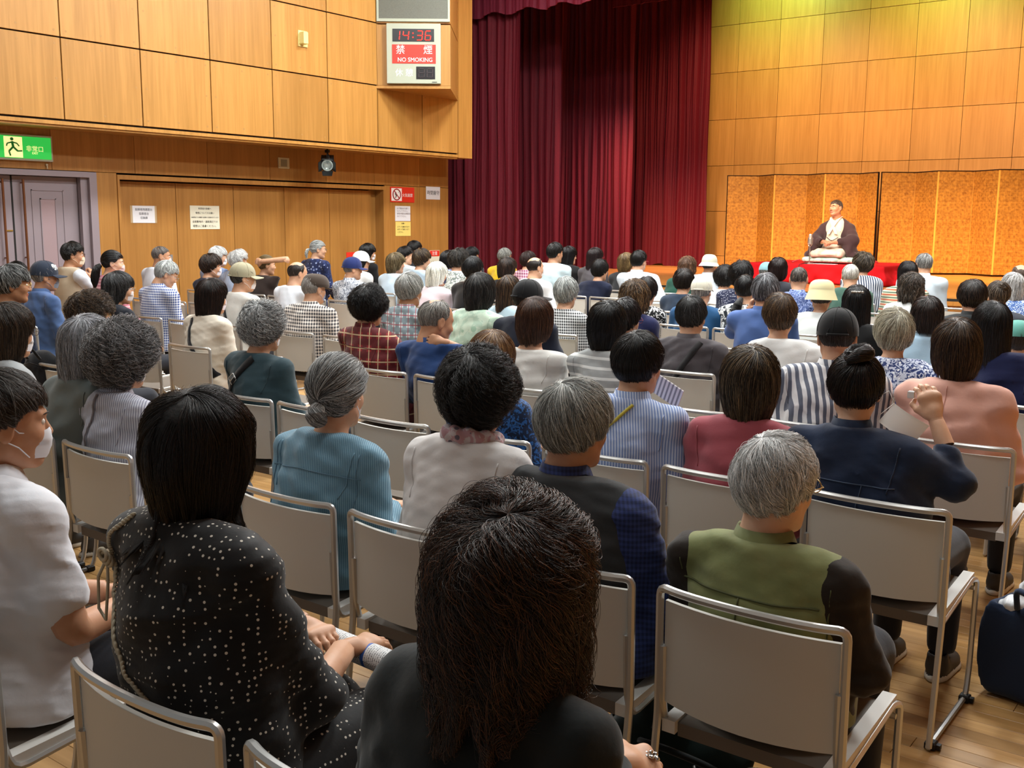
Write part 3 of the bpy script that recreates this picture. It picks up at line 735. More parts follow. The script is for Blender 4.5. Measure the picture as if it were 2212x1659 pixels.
    # hair
    NS, RD = {0: (9000, .00050), 1: (3200, .00075), 2: (900, .0014)}[lod]
    if nstr: NS, RD = nstr
    if hat in ('cap', 'flat', 'bucket', 'beanie', 'straw'):
        st['o'] = tuple(min(q, .010) for q in st['o']); st['lift'] = min(st.get('lift', .008), .004);
    make_hair(st, Rm, hc, fem, NS, RD, hc1, hc2, frac, root, seed, hscale)
    if tail:
        tp = [np.array(q) @ Rm.T+hc for q in tail[0]]; tuft('ponytail' if len(tail) < 3 else tail[2], tp, tail[1], max(300, NS//5), RD, hc1, hc2, frac, root, seed+5)
    if hat: add_hat(hat, hatcol, root, Rm, hc, fem, hatcol2)
    if mask: add_mask(root, Rm, hc, mask)
    if glasses: add_glasses(root, Rm, hc, glasses, .8 if glasses in ('#b9a06a', '#9a9a9a') else 0)
    if strap: bezband(strap[2], LASTF['t'], strap[1], fab(('plain', strap[0])), root, 'bag_strap')
    return dict(root=root, hc=hc, Rm=Rm, N=N, S=S, sw=sw, f=LASTF['t'], hcw=hcw)
# ------------------------------------------------------------------ room shell
XL, XU, YB, ZS, YS = -11.7, -11.0, 20.6, .75, 13.6   # lower wall, upper wall, stage back wall, stage height, stage front
def slabs(name, boxes, mat, **kw):
    mb = MB()
    for a, b in boxes: mb.box(a, b)
    return mb.build(name, mat, None, kind='structure', **kw)
fl = slabs('floor', [((-12.2, -3, -.06), (4, 21.2, -.022))], MBK)
# planks: the nearest ones one by one, the rest as one part
PW = .078; rest = MB(); cells = []
rr = random.Random(4)
for k in range(int(16.8/PW)):
    y = -3+k*PW; x = -12.1-rr.random()*1.5
    while x < 4:
        L = rr.choice((1.5, 1.82, 2.2, 2.6)); x1 = min(x+L, 4)
        cells.append((x, x1, y)); x = x1
def seen(c):
    x0, x1, y = c
    return y > .9 and y < 5.4 and x1 > -1.2*y*.95-1.6 and x0 < -.12*y+.5 and x0 > -1.35*y-2.6
near_c = [c for c in cells if seen(c)]
near_c.sort(key=lambda c: c[2]); ns_ = set(near_c[:290])
pm = {}
for c in cells:
    x0, x1, y = c
    if c in ns_:
        L = round(x1-x0, 3)
        if L not in pm:
            mb = MB(); mb.box((0, .0008, -.022), (L-.0016, PW-.0008, 0), bev=.0012); o = mb.build('plank', MFL); pm[L] = o.data; bpy.data.objects.remove(o)
        inst('plank', pm[L], fl, (x0, y, 0))
    else: rest.box((x0, y+.0008, -.022), (x1-.0016, y+PW-.0008, 0))
rest.build('planking', MFL, fl, kind='stuff')
# upper wall (bulkhead) with veneer panels on dark joints
uw = slabs('wall_left_upper', [((XU-.7, 1, 2.69), (XU-.03, 13.06, 7.2))], MBK)
PY, PZ = .977, .877
def wall_panels(parent, ys, zs, x, mat, t=.022, gap=.008, bolts=True):
    for i in range(len(ys)-1):
        for j in range(len(zs)-1):
            w_, h_ = ys[i+1]-ys[i]-gap*2, zs[j+1]-zs[j]-gap*2
            mb = MB(); mb.box((-t, 0, 0), (0, w_, h_), bev=.002); inst('panel', None or mb_mesh('panel', mb, mat, (round(w_, 3), round(h_, 3), mat.name)), parent, (x, ys[i]+gap, zs[j]+gap))
PMC = {}
def mb_mesh(name, mb, mat, key):
    if key not in PMC:
        o = mb.build(name, mat); PMC[key] = o.data; bpy.data.objects.remove(o)
    return PMC[key]
ysU = [6.358-PY*k for k in range(5, 0, -1)]+[6.358+PY*k for k in range(0, 6)]+[12.215, 13.06]
zsU = [2.72+PZ*k for k in range(0, 5)]+[7.2]
wall_panels(uw, ysU, zsU, XU, MW)
bolt = MB()
for y in ysU[1:-1]:
    for z in zsU[:-1]:
        for dy, dz in ((-.07, .07), (.07, .07), (-.07, PZ-.07), (.07, PZ-.07), (-.07, PZ*.5), (.07, PZ*.5), (PY*.5, .08), (PY*.5, PZ-.08)):
            bolt.lathe([(0, 0), (.013, 0), (.014, -.002)], 8); n = 24
            Vn = np.array(bolt.V[-n:]); Vn = np.stack([Vn[:, 2]+XU+.0008, Vn[:, 0]+y+dy, Vn[:, 1]+z+dz], 1); bolt.V[-n:] = [tuple(q) for q in Vn]
bolt.build('panel_plug', plain('wood_plug', '#a87c42', .6), uw, kind='stuff')
slabs('trim_1', [((XU-.72, 1, 2.665), (XU+.012, 13.08, 2.705)), ((XU-.10, 1, 2.64), (XU-.01, 13.06, 2.665))], MW)
slabs('trim_2', [((XU-.42, 13.06, 2.66), (XU+.02, 13.40, 7.2))], MW)
# lower wall
lw = slabs('wall_left', [((XL-.25, 1, 0), (XL-.028, 5.2, 2.7)), ((XL-.25, 5.2, 2.2), (XL-.028, 13.66, 2.7)), ((XL-.25, 12.09, 0), (XL-.028, 13.66, 2.2)), ((XL-.25, 7.1, 0), (XL-.028, 7.40, 2.2)), ((XL-.30, 5.2, 0), (XL-.25, 13.66, 2.2))], MBK)
ysF = [4.4, 5.48, 6.57, 7.655, 8.74, 9.79, 10.85, 11.86, 12.92, 13.64]
wall_panels(lw, ysF, [2.205, 2.69], XL, MWD, gap=.003)
wall_panels(lw, [7.115, 7.395], [0, 2.205], XL, MWD, gap=.002)
wall_panels(lw, [12.09, 12.92, 13.64], [0, 2.205], XL, MWD, gap=.003)
wall_panels(lw, [2.2, 3.2, 4.2, 5.18], [0, 2.205], XL, MWD, gap=.003)
fr = slabs('trim_3', [((XL-.20, 7.395, 2.13), (XL+.015, 12.10, 2.185)), ((XL-.20, 7.395, 0), (XL+.015, 7.425, 2.13)), ((XL-.20, 12.05, 0), (XL+.015, 12.10, 2.13))], MWD)
# folding partition: five veneered leaves set back from the wall
jn = [7.425, 8.312, 9.237, 10.138, 11.012, 11.90]
for i in range(5):
    r_ = empty('partition_door', (XL-.12, jn[i], 0), label='%s wood veneer leaf of the tall folding partition' % ('first', 'second', 'third', 'fourth', 'fifth')[i] + (' beside the grey doors', ' behind the cream notice', ', third from grey doors', ', left of the last leaf', ' next to the red signs')[i], cat='door', group='partition leaves')
    mb = MB(); mb.box((-.03, .004, .02), (0, jn[i+1]-jn[i]-.004, 2.115), bev=.003); mb.build('leaf', MWD, r_)
    if i == 0:
        mb = MB(); mb.box((0, .72, 1.10), (.006, .80, 1.19), bev=.002); mb.ball((.012, .76, 1.145), (.008, .022, .022), 6); mb.build('lock_plate', MSTEEL, r_)
slabs('partition_recess', [((XL-.2, 11.9, 0), (XL-.17, 12.09, 2.13))], MWD)
# grey double doors
MDR = plain('door_paint', '#8c8086', .45); MDP = plain('door_panel_paint', '#9a8488', .5)
dr = empty('door_1', (0, 0, 0), kind='structure')
mb = MB()
mb.box((XL-.14, 7.02, 0), (XL+.02, 7.115, 2.2)); mb.box((XL-.14, 5.1, 2.135), (XL+.02, 7.02, 2.2)); mb.box((XL-.14, 5.1, 0), (XL+.02, 5.19, 2.135)); mb.box((XL-.10, 6.93, 0), (XL-.03, 7.02, 2.135)); mb.build('door_frame', MDR, dr)
for y0, y1 in ((5.20, 6.12), (6.135, 6.93)):
    mb = MB(); x = XL-.11; mb.box((x-.04, y0, .01), (x, y1, 2.13), bev=.003); lf = mb.build('door_leaf', MDR, dr)
    mb = MB(); a, b = y0+(.22 if y0 > 6 else .18), y1-(.18 if y0 > 6 else .22)
    for (p, q, zz0, zz1) in ((a, b, .25, 1.98),):
        mb.box((x, p, zz0), (x+.008, p+.012, zz1)); mb.box((x, q-.012, zz0), (x+.008, q, zz1)); mb.box((x, p, zz1-.012), (x+.008, q, zz1)); mb.box((x, p, zz0), (x+.008, q, zz0+.012))
        mb.box((x, p+.10, zz0+.1), (x+.010, p+.112, zz1-.1)); mb.box((x, q-.112, zz0+.1), (x+.010, q-.10, zz1-.1)); mb.box((x, p+.10, zz1-.112), (x+.010, q-.10, zz1-.1))
    mb.build('moulding', MDR, lf)
    mb = MB(); mb.box((x, a+.112, .35), (x+.004, b-.112, 1.868)); mb.build('inset_panel', MDP, lf)
    hy = 6.0 if y0 < 6 else 6.24
    mb = MB(); mb.tube([(x+.055, hy, .25), (x+.055, hy, 2.09)], .014, 10)
    for zz in (.3, 1.2, 2.05): mb.tube([(x, hy, zz), (x+.055, hy, zz)], .008, 6)
    mb.build('pull_bar', plain('bronze_bar', '#8a5a3c', .3, .7), lf)
mb = MB(); mb.box((XL-.108, 6.03, 1.50), (XL-.10, 6.11, 1.515)); mb.build('door_latch', plain('brass', '#c8a850', .3, .9), dr)
mb = MB(); mb.box((XL-.13, 6.118, 0), (XL-.105, 6.137, 2.13)); mb.build('door_gap', MBK, dr)
wr_ = slabs('wall_right', [((4.03, -3, 0), (4.2, 21.2, 7.2))], MBK)
for i in range(24):
    for z_a, z_b in ((0, .95), (.95, 1.9), (1.9, 2.85), (2.85, 4.3), (4.3, 5.75), (5.75, 7.2)):
        mb = MB(); mb.box((0, 0, 0), (.02, .985, z_b-z_a-.01)); inst('panel', mb_mesh('panel', mb, MWD, (round(z_b-z_a, 3), 'rw')), wr_, (4.01, -2.9+i, z_a+.005))
# ceiling (out of frame, it closes the hall above the lamps)
slabs('ceiling', [((-12.2, -3, 7.2), (4, 21.2, 7.3))], plain('ceiling_paint', '#d8d2c4', .9))
# stage
MST = wood('stage_front_veneer', '#c0843e', '#9a6428')
slabs('stage_platform', [((-14, YS+.03, 0), (4, 22, ZS-.04))], MST)
slabs('trim_4', [((-14, YS-.02, ZS-.10), (4, YS+.03, ZS-.045))], MST)
sf = slabs('stage_floor', [((-14, YS-.02, ZS-.045), (4, 22, ZS-.012))], MBK)
mb = MB(); y = YS-.02; rr = random.Random(9)
while y < YB:
    x = -14-rr.random()*2
    while x < 4:
        L = rr.choice((1.8, 2.4, 3.0)); mb.box((x, y+.001, ZS-.012), (x+L-.002, y+.089, ZS)); x += L
    y += .09
mb.build('stage_planking', MFS, sf, kind='stuff')
bw = slabs('wall_back', [((-14, YB, 0), (4, YB+.2, 7.2))], MBK)
xs_ = [-9.73+.9*k for k in range(-4, 14)]; zs_ = [2.85+.955*k for k in range(-2, 5)]+[7.2]; zs_ = [ZS]+zs_[1:] if zs_[0] < ZS else zs_
zs_ = [ZS, .95+.0, 1.895, 2.85, 3.80, 4.755, 5.71, 6.66, 7.2]
for i in range(len(xs_)-1):
    for j in range(len(zs_)-1):
        w_, h_ = xs_[i+1]-xs_[i]-.008, zs_[j+1]-zs_[j]-.008
        mb = MB(); mb.box((0, -.02, 0), (w_, 0, h_), bev=.002)
        inst('panel', mb_mesh('panel', mb, MWS, (round(w_, 3), round(h_, 3), 'bw')), bw, (xs_[i]+.004, YB-.001, zs_[j]+.004))
# ------------------------------------------------------------------ curtains
def velvet(name, c1, c2):
    n = NT(name); no = n.n('TexNoise'); n.t.links.new(n.obj(), no.inputs['Vector']); no.inputs['Scale'].default_value = 60; no.inputs['Detail'].default_value = 4
    n.base(n.mix(no.outputs[0], lin(c1), lin(c2)), .7, 0, .2); n.b.inputs['Sheen Weight'].default_value = .35; n.b.inputs['Sheen Tint'].default_value = lin('#c03040'); n.bump(no.outputs[0], .002, .3); return n.m
MV = velvet('red_velvet', '#640e1c', '#470914')
def drape(name, x0, x1, y, z0, z1, per, amp, seed, mat=MV, hem=0, thick=.02, **kw):
    r = np.random.default_rng(seed); nx = int((x1-x0)/.016); nz = 16; xs = np.linspace(x0, x1, nx); zs = np.linspace(z0, z1, nz)
    brk = np.cumsum(r.uniform(.45, 1.6, int((x1-x0)/per)+6))*per; i = np.searchsorted(brk, xs-x0); lo = np.concatenate([[0], brk])[i]; t = (xs-x0-lo)/(brk[i]-lo)
    am = r.uniform(.4, 1.2, len(brk)+1)[i]
    P = np.zeros((nx, nz, 3))
    for k, z in enumerate(zs):
        q = k/(nz-1); sh = .10*np.sin(z*1.3+i*1.7)
        yy = -amp*am*np.abs(np.sin(PI*np.clip(t+.06*sh, 0, 1)))**.7*(1-.15*q)+amp*.25*np.sin(xs*37+z*.6+seed)+amp*.12*np.sin(xs*91+seed*2)
        P[:, k, 0] = xs+.010*np.sin(z*2+i); P[:, k, 1] = y+yy; P[:, k, 2] = z
    if hem: P[:, 0, 2] += hem*.04*np.sin(xs*9+seed)
    B = P.copy(); B[..., 1] += thick
    mb = MB(); mb.grid(np.concatenate([P, B[:, ::-1], P[:, :1]], 1))
    return mb.build(name, mat, None, True, **kw)
drape('stage_curtain', -13.4, -10.69, 14.4, ZS, 7.1, .22, .10, 1, label='nearest dark red velvet curtain beside the wooden wall end', cat='curtain', group='stage leg curtains')
drape('stage_curtain', -13.6, -10.92, 15.9, ZS+.005, 7.1, .13, .09, 2, label='second red velvet curtain, narrow strip behind the nearest one', cat='curtain', group='stage leg curtains')
drape('stage_curtain', -13.6, -10.37, 17.5, ZS+.005, 7.1, .12, .10, 3, label='third red velvet curtain with bright lit right edge', cat='curtain', group='stage leg curtains')
drape('stage_curtain', -13.6, -9.80, 19.55, ZS+.005, 7.1, .15, .11, 5, hem=1, label='rearmost red velvet curtain beside the panelled stage wall', cat='curtain', group='stage leg curtains')
drape('valance', -13.0, 3.5, 14.22, 5.07, 7.1, .26, .05, 8, velvet('valance_velvet', '#6e1c30', '#561020'), hem=1, label='pleated dark red valance across the top of the stage opening', cat='valance')
drape('valance', -10.2, 3.5, 16.4, 5.42, 7.1, .26, .05, 9, label='second red valance hung further back over the stage', cat='valance')
# ------------------------------------------------------------------ folding screens, platform, performer
def gold():
    n = NT('gold_leaf'); sp = n.n('SeparateXYZ', i0=n.obj()); x, y, z = sp.outputs
    def line(v, per): return n.math('LESS_THAN', n.math('FRACT', n.math('ADD', n.math('DIVIDE', v, per), 100.)), .05)
    g = n.math('MAXIMUM', line(x, .105), line(z, .105)); no = n.n('TexNoise'); n.t.links.new(n.obj(), no.inputs['Vector']); no.inputs['Scale'].default_value = 22; no.inputs['Detail'].default_value = 6
    br = n.n('MapRange', i0=no.outputs[0], i1=.35, i2=.68)
    col = n.mix(br.outputs[0], lin('#b98436'), lin('#8a5a22')); col = n.mix(n.math('MULTIPLY', g, .35), col, lin('#d8a656'))
    n.base(col, .42, .35, .5); n.bump(no.outputs[0], .002, .4); return n.m
MG = gold(); MLQ = plain('black_lacquer', '#0d0a0a', .25)
def screen(x0, npan, lab, first_near=True):
    r_ = empty('folding_screen', (x0, 19.6, ZS+.02), label=lab, cat='folding screen', group='gold folding screens')
    W_, th = .645, math.asin(.40/.645); x = 0
    dx = W_*math.cos(th)
    for i in range(npan):
        a = th if i % 2 == 0 else -th; y = 0 if i % 2 == 0 else .40
        mb = MB(); mb.box((.012, -.010, .014), (W_-.012, .010, 1.816)); p = mb.build('panel', MG, r_)
        p.location = (x, y, 0); p.rotation_euler = (0, 0, a)
        mb = MB(); mb.box((.0, -.013, 0), (W_, .013, .014)); mb.box((0, -.013, 1.816), (W_, .013, 1.832))
        edge = (0,) if i == 0 else (W_-.012,) if i == npan-1 else ()
        for e in edge: mb.box((e, -.014, 0), (e+.012, .014, 1.832))
        mb.build('lacquer_frame', MLQ, p)
        mb = MB()
        for e in ((.002,) if i else ())+((W_-.010,) if i < npan-1 else ()): mb.box((e, -.0115, .014), (e+.008, .0115, 1.816))
        mb.build('gilt_edge', plain('gilt_edge', '#e0a850', .35, .3), p)
        x += dx
    return r_
screen(-9.40, 6, 'gold leaf folding screen standing behind the performer, next to the curtain')
screen(-6.32, 6, 'gold leaf folding screen standing to the right of the dark gap')
# red-covered platform
MRED = NT('red_felt'); _no = MRED.n('TexNoise'); MRED.t.links.new(MRED.obj(), _no.inputs['Vector']); _no.inputs['Scale'].default_value = 120; MRED.base(lin('#b8141a'), .9, 0, .15); MRED.bump(_no.outputs[0], .002, .3)
pr = empty('performance_platform', (-5.9, 16.05, ZS), label='low platform covered with a bright red cloth on the stage', cat='platform')
mb = MB(); mb.box((-1.03, -.78, 0), (1.08, .85, .27)); mb.build('base', plain('platform_wood', '#7a5030', .7), pr)
def redcloth(X, Y, Z):
    d = np.maximum(np.maximum(np.abs(X-.03)-1.08, np.abs(Y-.03)-.84), Z-.292); d = smax(d, -10*np.ones_like(d), .01)
    fold = .030*np.sin(X*9+Z*14+2*np.sin(X*3))+.018*np.sin(X*23-Z*20)+.02*np.sin(Y*11+Z*9)
    d = d+fold*np.clip((.27-Z)*5, 0, 1)-.12*np.clip((.16-Z), 0, 1)
    d = smin(d, ell(X, Y, Z, (1.12, -.35, .02), (.32, .40, .13))+.02*np.sin(X*31+Y*17)+.015*np.sin(Y*37-X*12), .12)
    return np.maximum(d, .004-Z)
V_, F_ = snet(redcloth, (-1.35, -1.15, -.0), (1.6, 1.1, .33), .026); mesh('red_cloth', V_, F_, MRED.m, pr)
PF = np.array([-5.80, 16.02, ZS+.297])
cu_ = empty('cushion', tuple(PF), label='pale mint floor cushion under the kneeling performer', cat='cushion')
V_, F_ = snet(lambda X, Y, Z: smax((np.sqrt((X/.46)**4+(Y/.40)**4+1e-9)**.5-1)*.3+.000*Z, np.abs(Z-.05)-.052*np.sqrt(np.clip(1.08-np.maximum(np.abs(X)/.50, np.abs(Y)/.44)**3, 0.02, 1)), .03), (-.5, -.44, -.02), (.5, .44, .14), .014)
mesh('cushion_cover', V_-[0, 0, V_[:, 2].min()], F_, fab(('flor', '#a9c9b8', '#c6d8cc', '#93b5a8', 8.)), cu_)
mb = MB()
for sx in (-1, 1):
    for sy in (-1, 1): mb.tube([(sx*.42, sy*.37, .05), (sx*.48, sy*.42, .03), (sx*.52, sy*.45, .008)], [.008, .012, .016], 6)
mb.build('tassel', plain('tassel_red', '#a82830', .8), cu_)
def performer():
    r_ = empty('person', tuple(PF+[0, 0, .095]), label='person in dark haori and cream kimono kneeling on the cushion on stage', cat='person'); r_.rotation_euler = (0, 0, PI)
    hc = np.array([0, .10, .745]); Rm = rot_head(20, 4, 3)
    V, F, mi = head_template(False, .005); V = V*1.05; lo_ = np.clip((-.135-V[:, 2])/.04, 0, 1); V[:, 0] *= 1-.42*lo_; V[:, 2] -= .015*lo_
    piv = np.array([0, -.02, -.09]); ht = hc+Rm @ piv-piv; wg = np.clip((V[:, 2]+.8*np.maximum(V[:, 1], 0)+.17)/.1, 0, 1)[:, None]
    V = (V @ Rm.T+hc)*wg+(V+ht)*(1-wg); e = MB(); e.V = [tuple(v) for v in V]; e.F = [list(f) for f in F]; e.mi = list(mi)
    for sx in (-1, 1):
        q = MB().ball((sx*.032, .083, .006), (.012, .012, .006), 6).ball((sx*.032, .0925, .006), (.006, .003, .004), 4).tube([(sx*.014, .098, .030), (sx*.032, .097, .035), (sx*.050, .082, .030)], [.003, .0035, .002], 5)
        n0 = len(q.F); q.V = [tuple(v) for v in np.array(q.V) @ Rm.T+hc]; q.mi = [2]*72+[3]*32+[4]*(n0-104);
        k = len(e.V); e.V += q.V; e.F += [[i+k for i in f] for f in q.F]; e.mi += q.mi
    hands = [((.085, .30, .235), (-.8, .55, -.1), 1), ((-.065, .31, .225), (.85, .5, -.1), -1)]
    for wr, hd, sx in hands:
        hV, hF = hand_template(.8, .005); Fr = frame(hd, (0, .3, 1)); hV = (hV*np.array([1 if sx < 0 else -1, 1, 1])) @ Fr.T*1.05+np.array(wr); k = len(e.V)
        hF = hF if sx < 0 else hF[:, ::-1]; e.V += [tuple(v) for v in hV]; e.F += [[int(i)+k for i in f] for f in hF]; e.mi += [0]*len(hF)
        a = np.array([sx*.24, .16, .22]); q = MB().tube([a, (a+np.array(wr))/2, wr], [.04, .034, .026], 8); k = len(e.V); e.V += q.V; e.F += [[i+k for i in f] for f in q.F]; e.mi += [0]*len(q.F)
    e.build('body', [skin_mat('perf', '#c98a6c'), MLIP, MEYE, MIRIS, plain('brow_dark', '#2a2220', .8)], r_, True)
    N = ht+np.array([0, -.045, -.17])
    def kim(X, Y, Z):
        A = np.abs(X)
        d = smin(ell(X, Y, Z, (0, .035, .36), (.155, .13, .24)), ell(X, Y, Z, (0, .03, .14), (.19, .16, .15)), .08)
        d = smin(d, cap(A, Y, Z, (.10, .02, .09), (.20, .40, .045), .085, .055), .08)
        d = smin(d, cap(A, Y, Z, (.02, .01, .545), (.15, 0, .475), .064, .056), .05)
        d = smin(d, ell(X, Y, Z, (0, .045, .46), (.14, .105, .14)), .05)
        d = smin(d, ell(X, Y, Z, (0, .22, .05), (.24, .22, .075)), .05)
        d = d+.006*wn(X, Y, Z, 5, (16, 16, 20))+.004*np.sin(A*50+Y*30); d = np.maximum(d, .0-Z)
        return smax(d, Z-(N[2]+.03), .02)
    V, F = snet(kim, (-.36, -.2, -.01), (.36, .58, .66), .011); mesh('kimono', V, F, fab(('plain', '#d8cbb8')), r_)
    mb = MB()
    for sx, o_ in ((1, .0), (-1, .003)):
        pts = [(sx*.062, -.02, N[2]+.050), (sx*.070, .085, N[2]+.035), (sx*.026, .172+o_, N[2]-.06), (-sx*.06, .190+o_, N[2]-.22)]
        t = np.linspace(0, 3, 14); PP = np.stack([np.interp(t, range(4), [p[i] for p in pts]) for i in range(3)], 1)
        for _ in range(2): PP[1:-1] = (PP[:-2]+PP[2:]+PP[1:-1]*2)/4
        P = np.stack([PP+[-.022, 0, 0], PP+[-.022, .008, 0], PP+[.022, .008, 0], PP+[.022, 0, 0], PP+[-.022, 0, 0]], 1); mb.grid(P)
    mb.build('kimono_collar', fab(('plain', '#efe6da')), r_, True)
    def hao(X, Y, Z):
        A = np.abs(X)
        d = smin(ell(X, Y, Z, (0, .005, .36), (.20, .145, .26)), ell(X, Y, Z, (0, -.04, .10), (.27, .19, .18)), .1)
        d = smin(d, cap(A, Y, Z, (.03, -.02, N[2]-.015), (.20, .0, .445), .05, .07), .05)
        d = smin(d, smin(cap(A, Y, Z, (.21, .0, .43), (.31, .12, .26), .072, .080), cap(A, Y, Z, (.30, .13, .25), (.16, .28, .235), .078, .060), .04), .04)
        sl = smax(ell(A, Y, Z, (.27, .17, .15), (.10, .13, .19)), np.abs(A-.27+.35*(Z-.15)*0)-.085, .03)
        d = smin(d, sl, .05)
        d = smin(d, ell(A, Y, Z, (.28, .06, .02), (.19, .22, .075)), .10)
        d = d+.007*wn(X, Y, Z, 11, (14, 14, 10))+.005*np.sin(A*55-Z*25+Y*12)*np.clip((.34-Z)*4, 0, 1)
        op = np.maximum(A-(.050+.10*np.clip(.46-Z, 0, .3)), .05-Y); d = smax(d, -op, .012); d = np.maximum(d, -Z)
        lap = smax(ell(X, Y, Z, (0, .30, .04), (.27, .22, .14)), Z-.13, .01); d = smax(d, -lap, .01)
        d = smax(d, -cap(A, Y, Z, (.16, .28, .232), (.02, .36, .22), .034), .01)
        return smax(d, Z-(N[2]+.03), .02)
    V, F = snet(hao, (-.52, -.28, -.01), (.52, .46, .68), .0115); mesh('haori', V, F, fab(('plain', '#3c2a2c')), r_)
    mb = MB()
    for sx in (-1, 1): mb.ball((sx*.105, .148, .40), (.008, .004, .012), 5)
    mb.build('crest', plain('crest_white', '#e8e4de', .8), r_)
    mb = MB(); mb.tube([(.09, .175, .30), (.03, .205, .26), (0, .21, .25), (-.03, .205, .26), (-.09, .175, .30)], .006, 6); mb.ball((0, .215, .25), (.014, .01, .012), 5); mb.build('haori_cord', plain('cord_dark', '#2a1c1c', .7), r_, True)
    make_hair(STY['crew'], Rm, hc, False, 1200, .0011, '#3a2e2a', '#8a8078', .25, r_, 3, 1.05)
    mb = MB(); mb.tube([(.12, .34, .205), (.0, .37, .215), (-.04, .38, .22)], .007, 6)
    o = mb.build('folded_fan', plain('fan_bamboo', '#b89868', .5), None, True, label='short folded fan held in the hands of the performer', cat='fan')
    o.location = tuple(PF+[0, 0, .095]); o.rotation_euler = (0, 0, PI)
performer()
mc = empty('microphone', (-5.985, 15.42, ZS+.292), label='silver microphone on a short stand in front of the performer', cat='microphone')
mb = MB(); mb.lathe([(0, 0), (.075, 0), (.075, .012), (.015, .02), (0, .02)], 20); mb.build('base', MSTEEL, mc)
mb = MB(); mb.tube([(0, 0, .02), (0, 0, .27)], .009, 8); mb.tube([(0, 0, .13), (0, 0, .16)], .014, 8); mb.build('stand', plain('chrome', '#d0ccc4', .2, .9), mc)
mb = MB(); mb.tube([(-.035, 0, .40), (-.037, 0, .31), (-.02, 0, .275), (0, 0, .265), (.02, 0, .275), (.037, 0, .31), (.035, 0, .40)], .004, 6); mb.build('yoke', plain('chrome', '#d0ccc4'), mc)
mb = MB(); mb.lathe([(0, .29), (.020, .29), (.026, .30), (.026, .385), (.024, .39)], 14); mb.build('barrel', plain('mic_grey', '#b0aca4', .35, .6), mc)
mb = MB(); mb.lathe([(.025, .39), (.026, .40), (.026, .435), (.018, .452), (0, .456)], 14); mb.build('grille', plain('mic_mesh', '#c8c0b4', .5, .7), mc)
cb = MB(); cb.tube([(-5.985, 15.36, ZS+.302), (-6.02, 15.27, ZS+.302), (-6.05, 15.20, ZS+.29), (-6.08, 15.13, ZS+.10), (-6.1, 15.05, ZS+.012), (-6.3, 14.6, ZS+.008)], .006, 6)
cb.build('microphone_cable', MRUB, None, True, label='thin black cable running from the microphone down the red cloth', cat='cable')
pp = MB(); pp.box((-5.9, 15.36, ZS+.296), (-5.55, 15.44, ZS+.302)); pp.build('hand_towel', fab(('plain', '#e8e4de')), None, label='folded white hand towel lying on red cloth in front of cushion', cat='towel')

# ------------------------------------------------------------------ things on the side wall
RW = (PI/2, 0, PI/2)
WH = plain('paint_offwhite', '#a6ac9a', .5); RED = plain('sign_red', '#e03020', .5); INK = plain('print_black', '#1a1a1c', .7); WPR = plain('print_white', '#f4f4f0', .6)
A_ = np.array([-11.0, 11.242]); B_ = np.array([-10.153, 11.891]); C_ = np.array([-11.0, 13.06]); z0, z1 = 3.60, 4.462
wd = empty('wedge_housing', (0, 0, 0), kind='structure')
def prism(name, pts, z0, z1, mat, parent, **kw):
    n = len(pts); V = [(p[0], p[1], z0) for p in pts]+[(p[0], p[1], z1) for p in pts]
    F = [tuple(range(n))[::-1], tuple(range(n, 2*n))]+[(i, (i+1) % n, n+(i+1) % n, n+i) for i in range(n)]
    mb = MB(); mb.add(V, F); return mb.build(name, mat, parent, **kw)
prism('clock_panel', [A_, B_, C_, (-11.01, 13.06)], z0, z1-.01, MW, wd)
prism('bottom_board', [A_+[.0, -.02], B_+[.02, -.02], C_], z0-.045, z0-.006, MW, wd)
prism('upper_panel', [A_, B_, C_], z1+.01, 7.2, MW, wd)
ang = math.atan2(B_[1]-A_[1], B_[0]-A_[0]); LW = float(np.hypot(*(B_-A_)))
def on_face(name, label, cat, u0, zc, off=.0):
    d = (B_-A_)/LW; nrm = np.array([d[1], -d[0]]); p = A_+d*u0+nrm*off
    return empty(name, (p[0], p[1], zc), ang, label=label, cat=cat)
sp_ = on_face('wall_speaker', 'large grey speaker grille in a white frame above the clock', 'speaker', 0, z1+.03)
mb = MB(); mb.box((.005, -.03, 0), (LW-.005, 0, .04)); mb.box((.005, -.03, .04), (.035, 0, 1.2)); mb.box((LW-.035, -.03, .04), (LW-.005, 0, 1.2)); mb.build('frame', WH, sp_)
gm = NT('speaker_mesh'); v = gm.n('TexVoronoi'); gm.t.links.new(gm.obj(), v.inputs['Vector']); v.inputs['Scale'].default_value = 160; gm.base(gm.mix(gm.math('LESS_THAN', v.outputs[0], .3), lin('#65665c'), lin('#45463e')), .6)
mb = MB(); mb.box((.035, -.022, .04), (LW-.035, -.004, 1.2)); mb.build('grille', gm.m, sp_)
ck = on_face('wall_clock_sign', 'white panel with red digital clock reading 14:36 and no smoking sign', 'clock', .15, z0+.02)
cw, chh = .78, .84
mb = MB(); mb.box((0, -.06, 0), (cw, 0, chh), bev=.006); mb.build('casing', WH, ck)
mb = MB(); mb.box((cw*.11, -.064, chh*.70), (cw*.88, -.058, chh*.91)); ds = mb.build('time_display', plain('display_dark', '#161316', .3), ck)
mb = MB(); mb.box((cw*.10, -.064, chh*.335), (cw*.91, -.058, chh*.65)); rp_ = mb.build('no_smoking_panel', RED, ck)
mb = MB(); mb.box((cw*.545, -.064, chh*.075), (cw*.895, -.058, chh*.285)); d2 = mb.build('interval_display', plain('display_dark', '#2a2428', .3), ck)
SEG = {'1': 'bc', '4': 'fgbc', '3': 'abgcd', '6': 'afgedc', '8': 'abcdefg'}
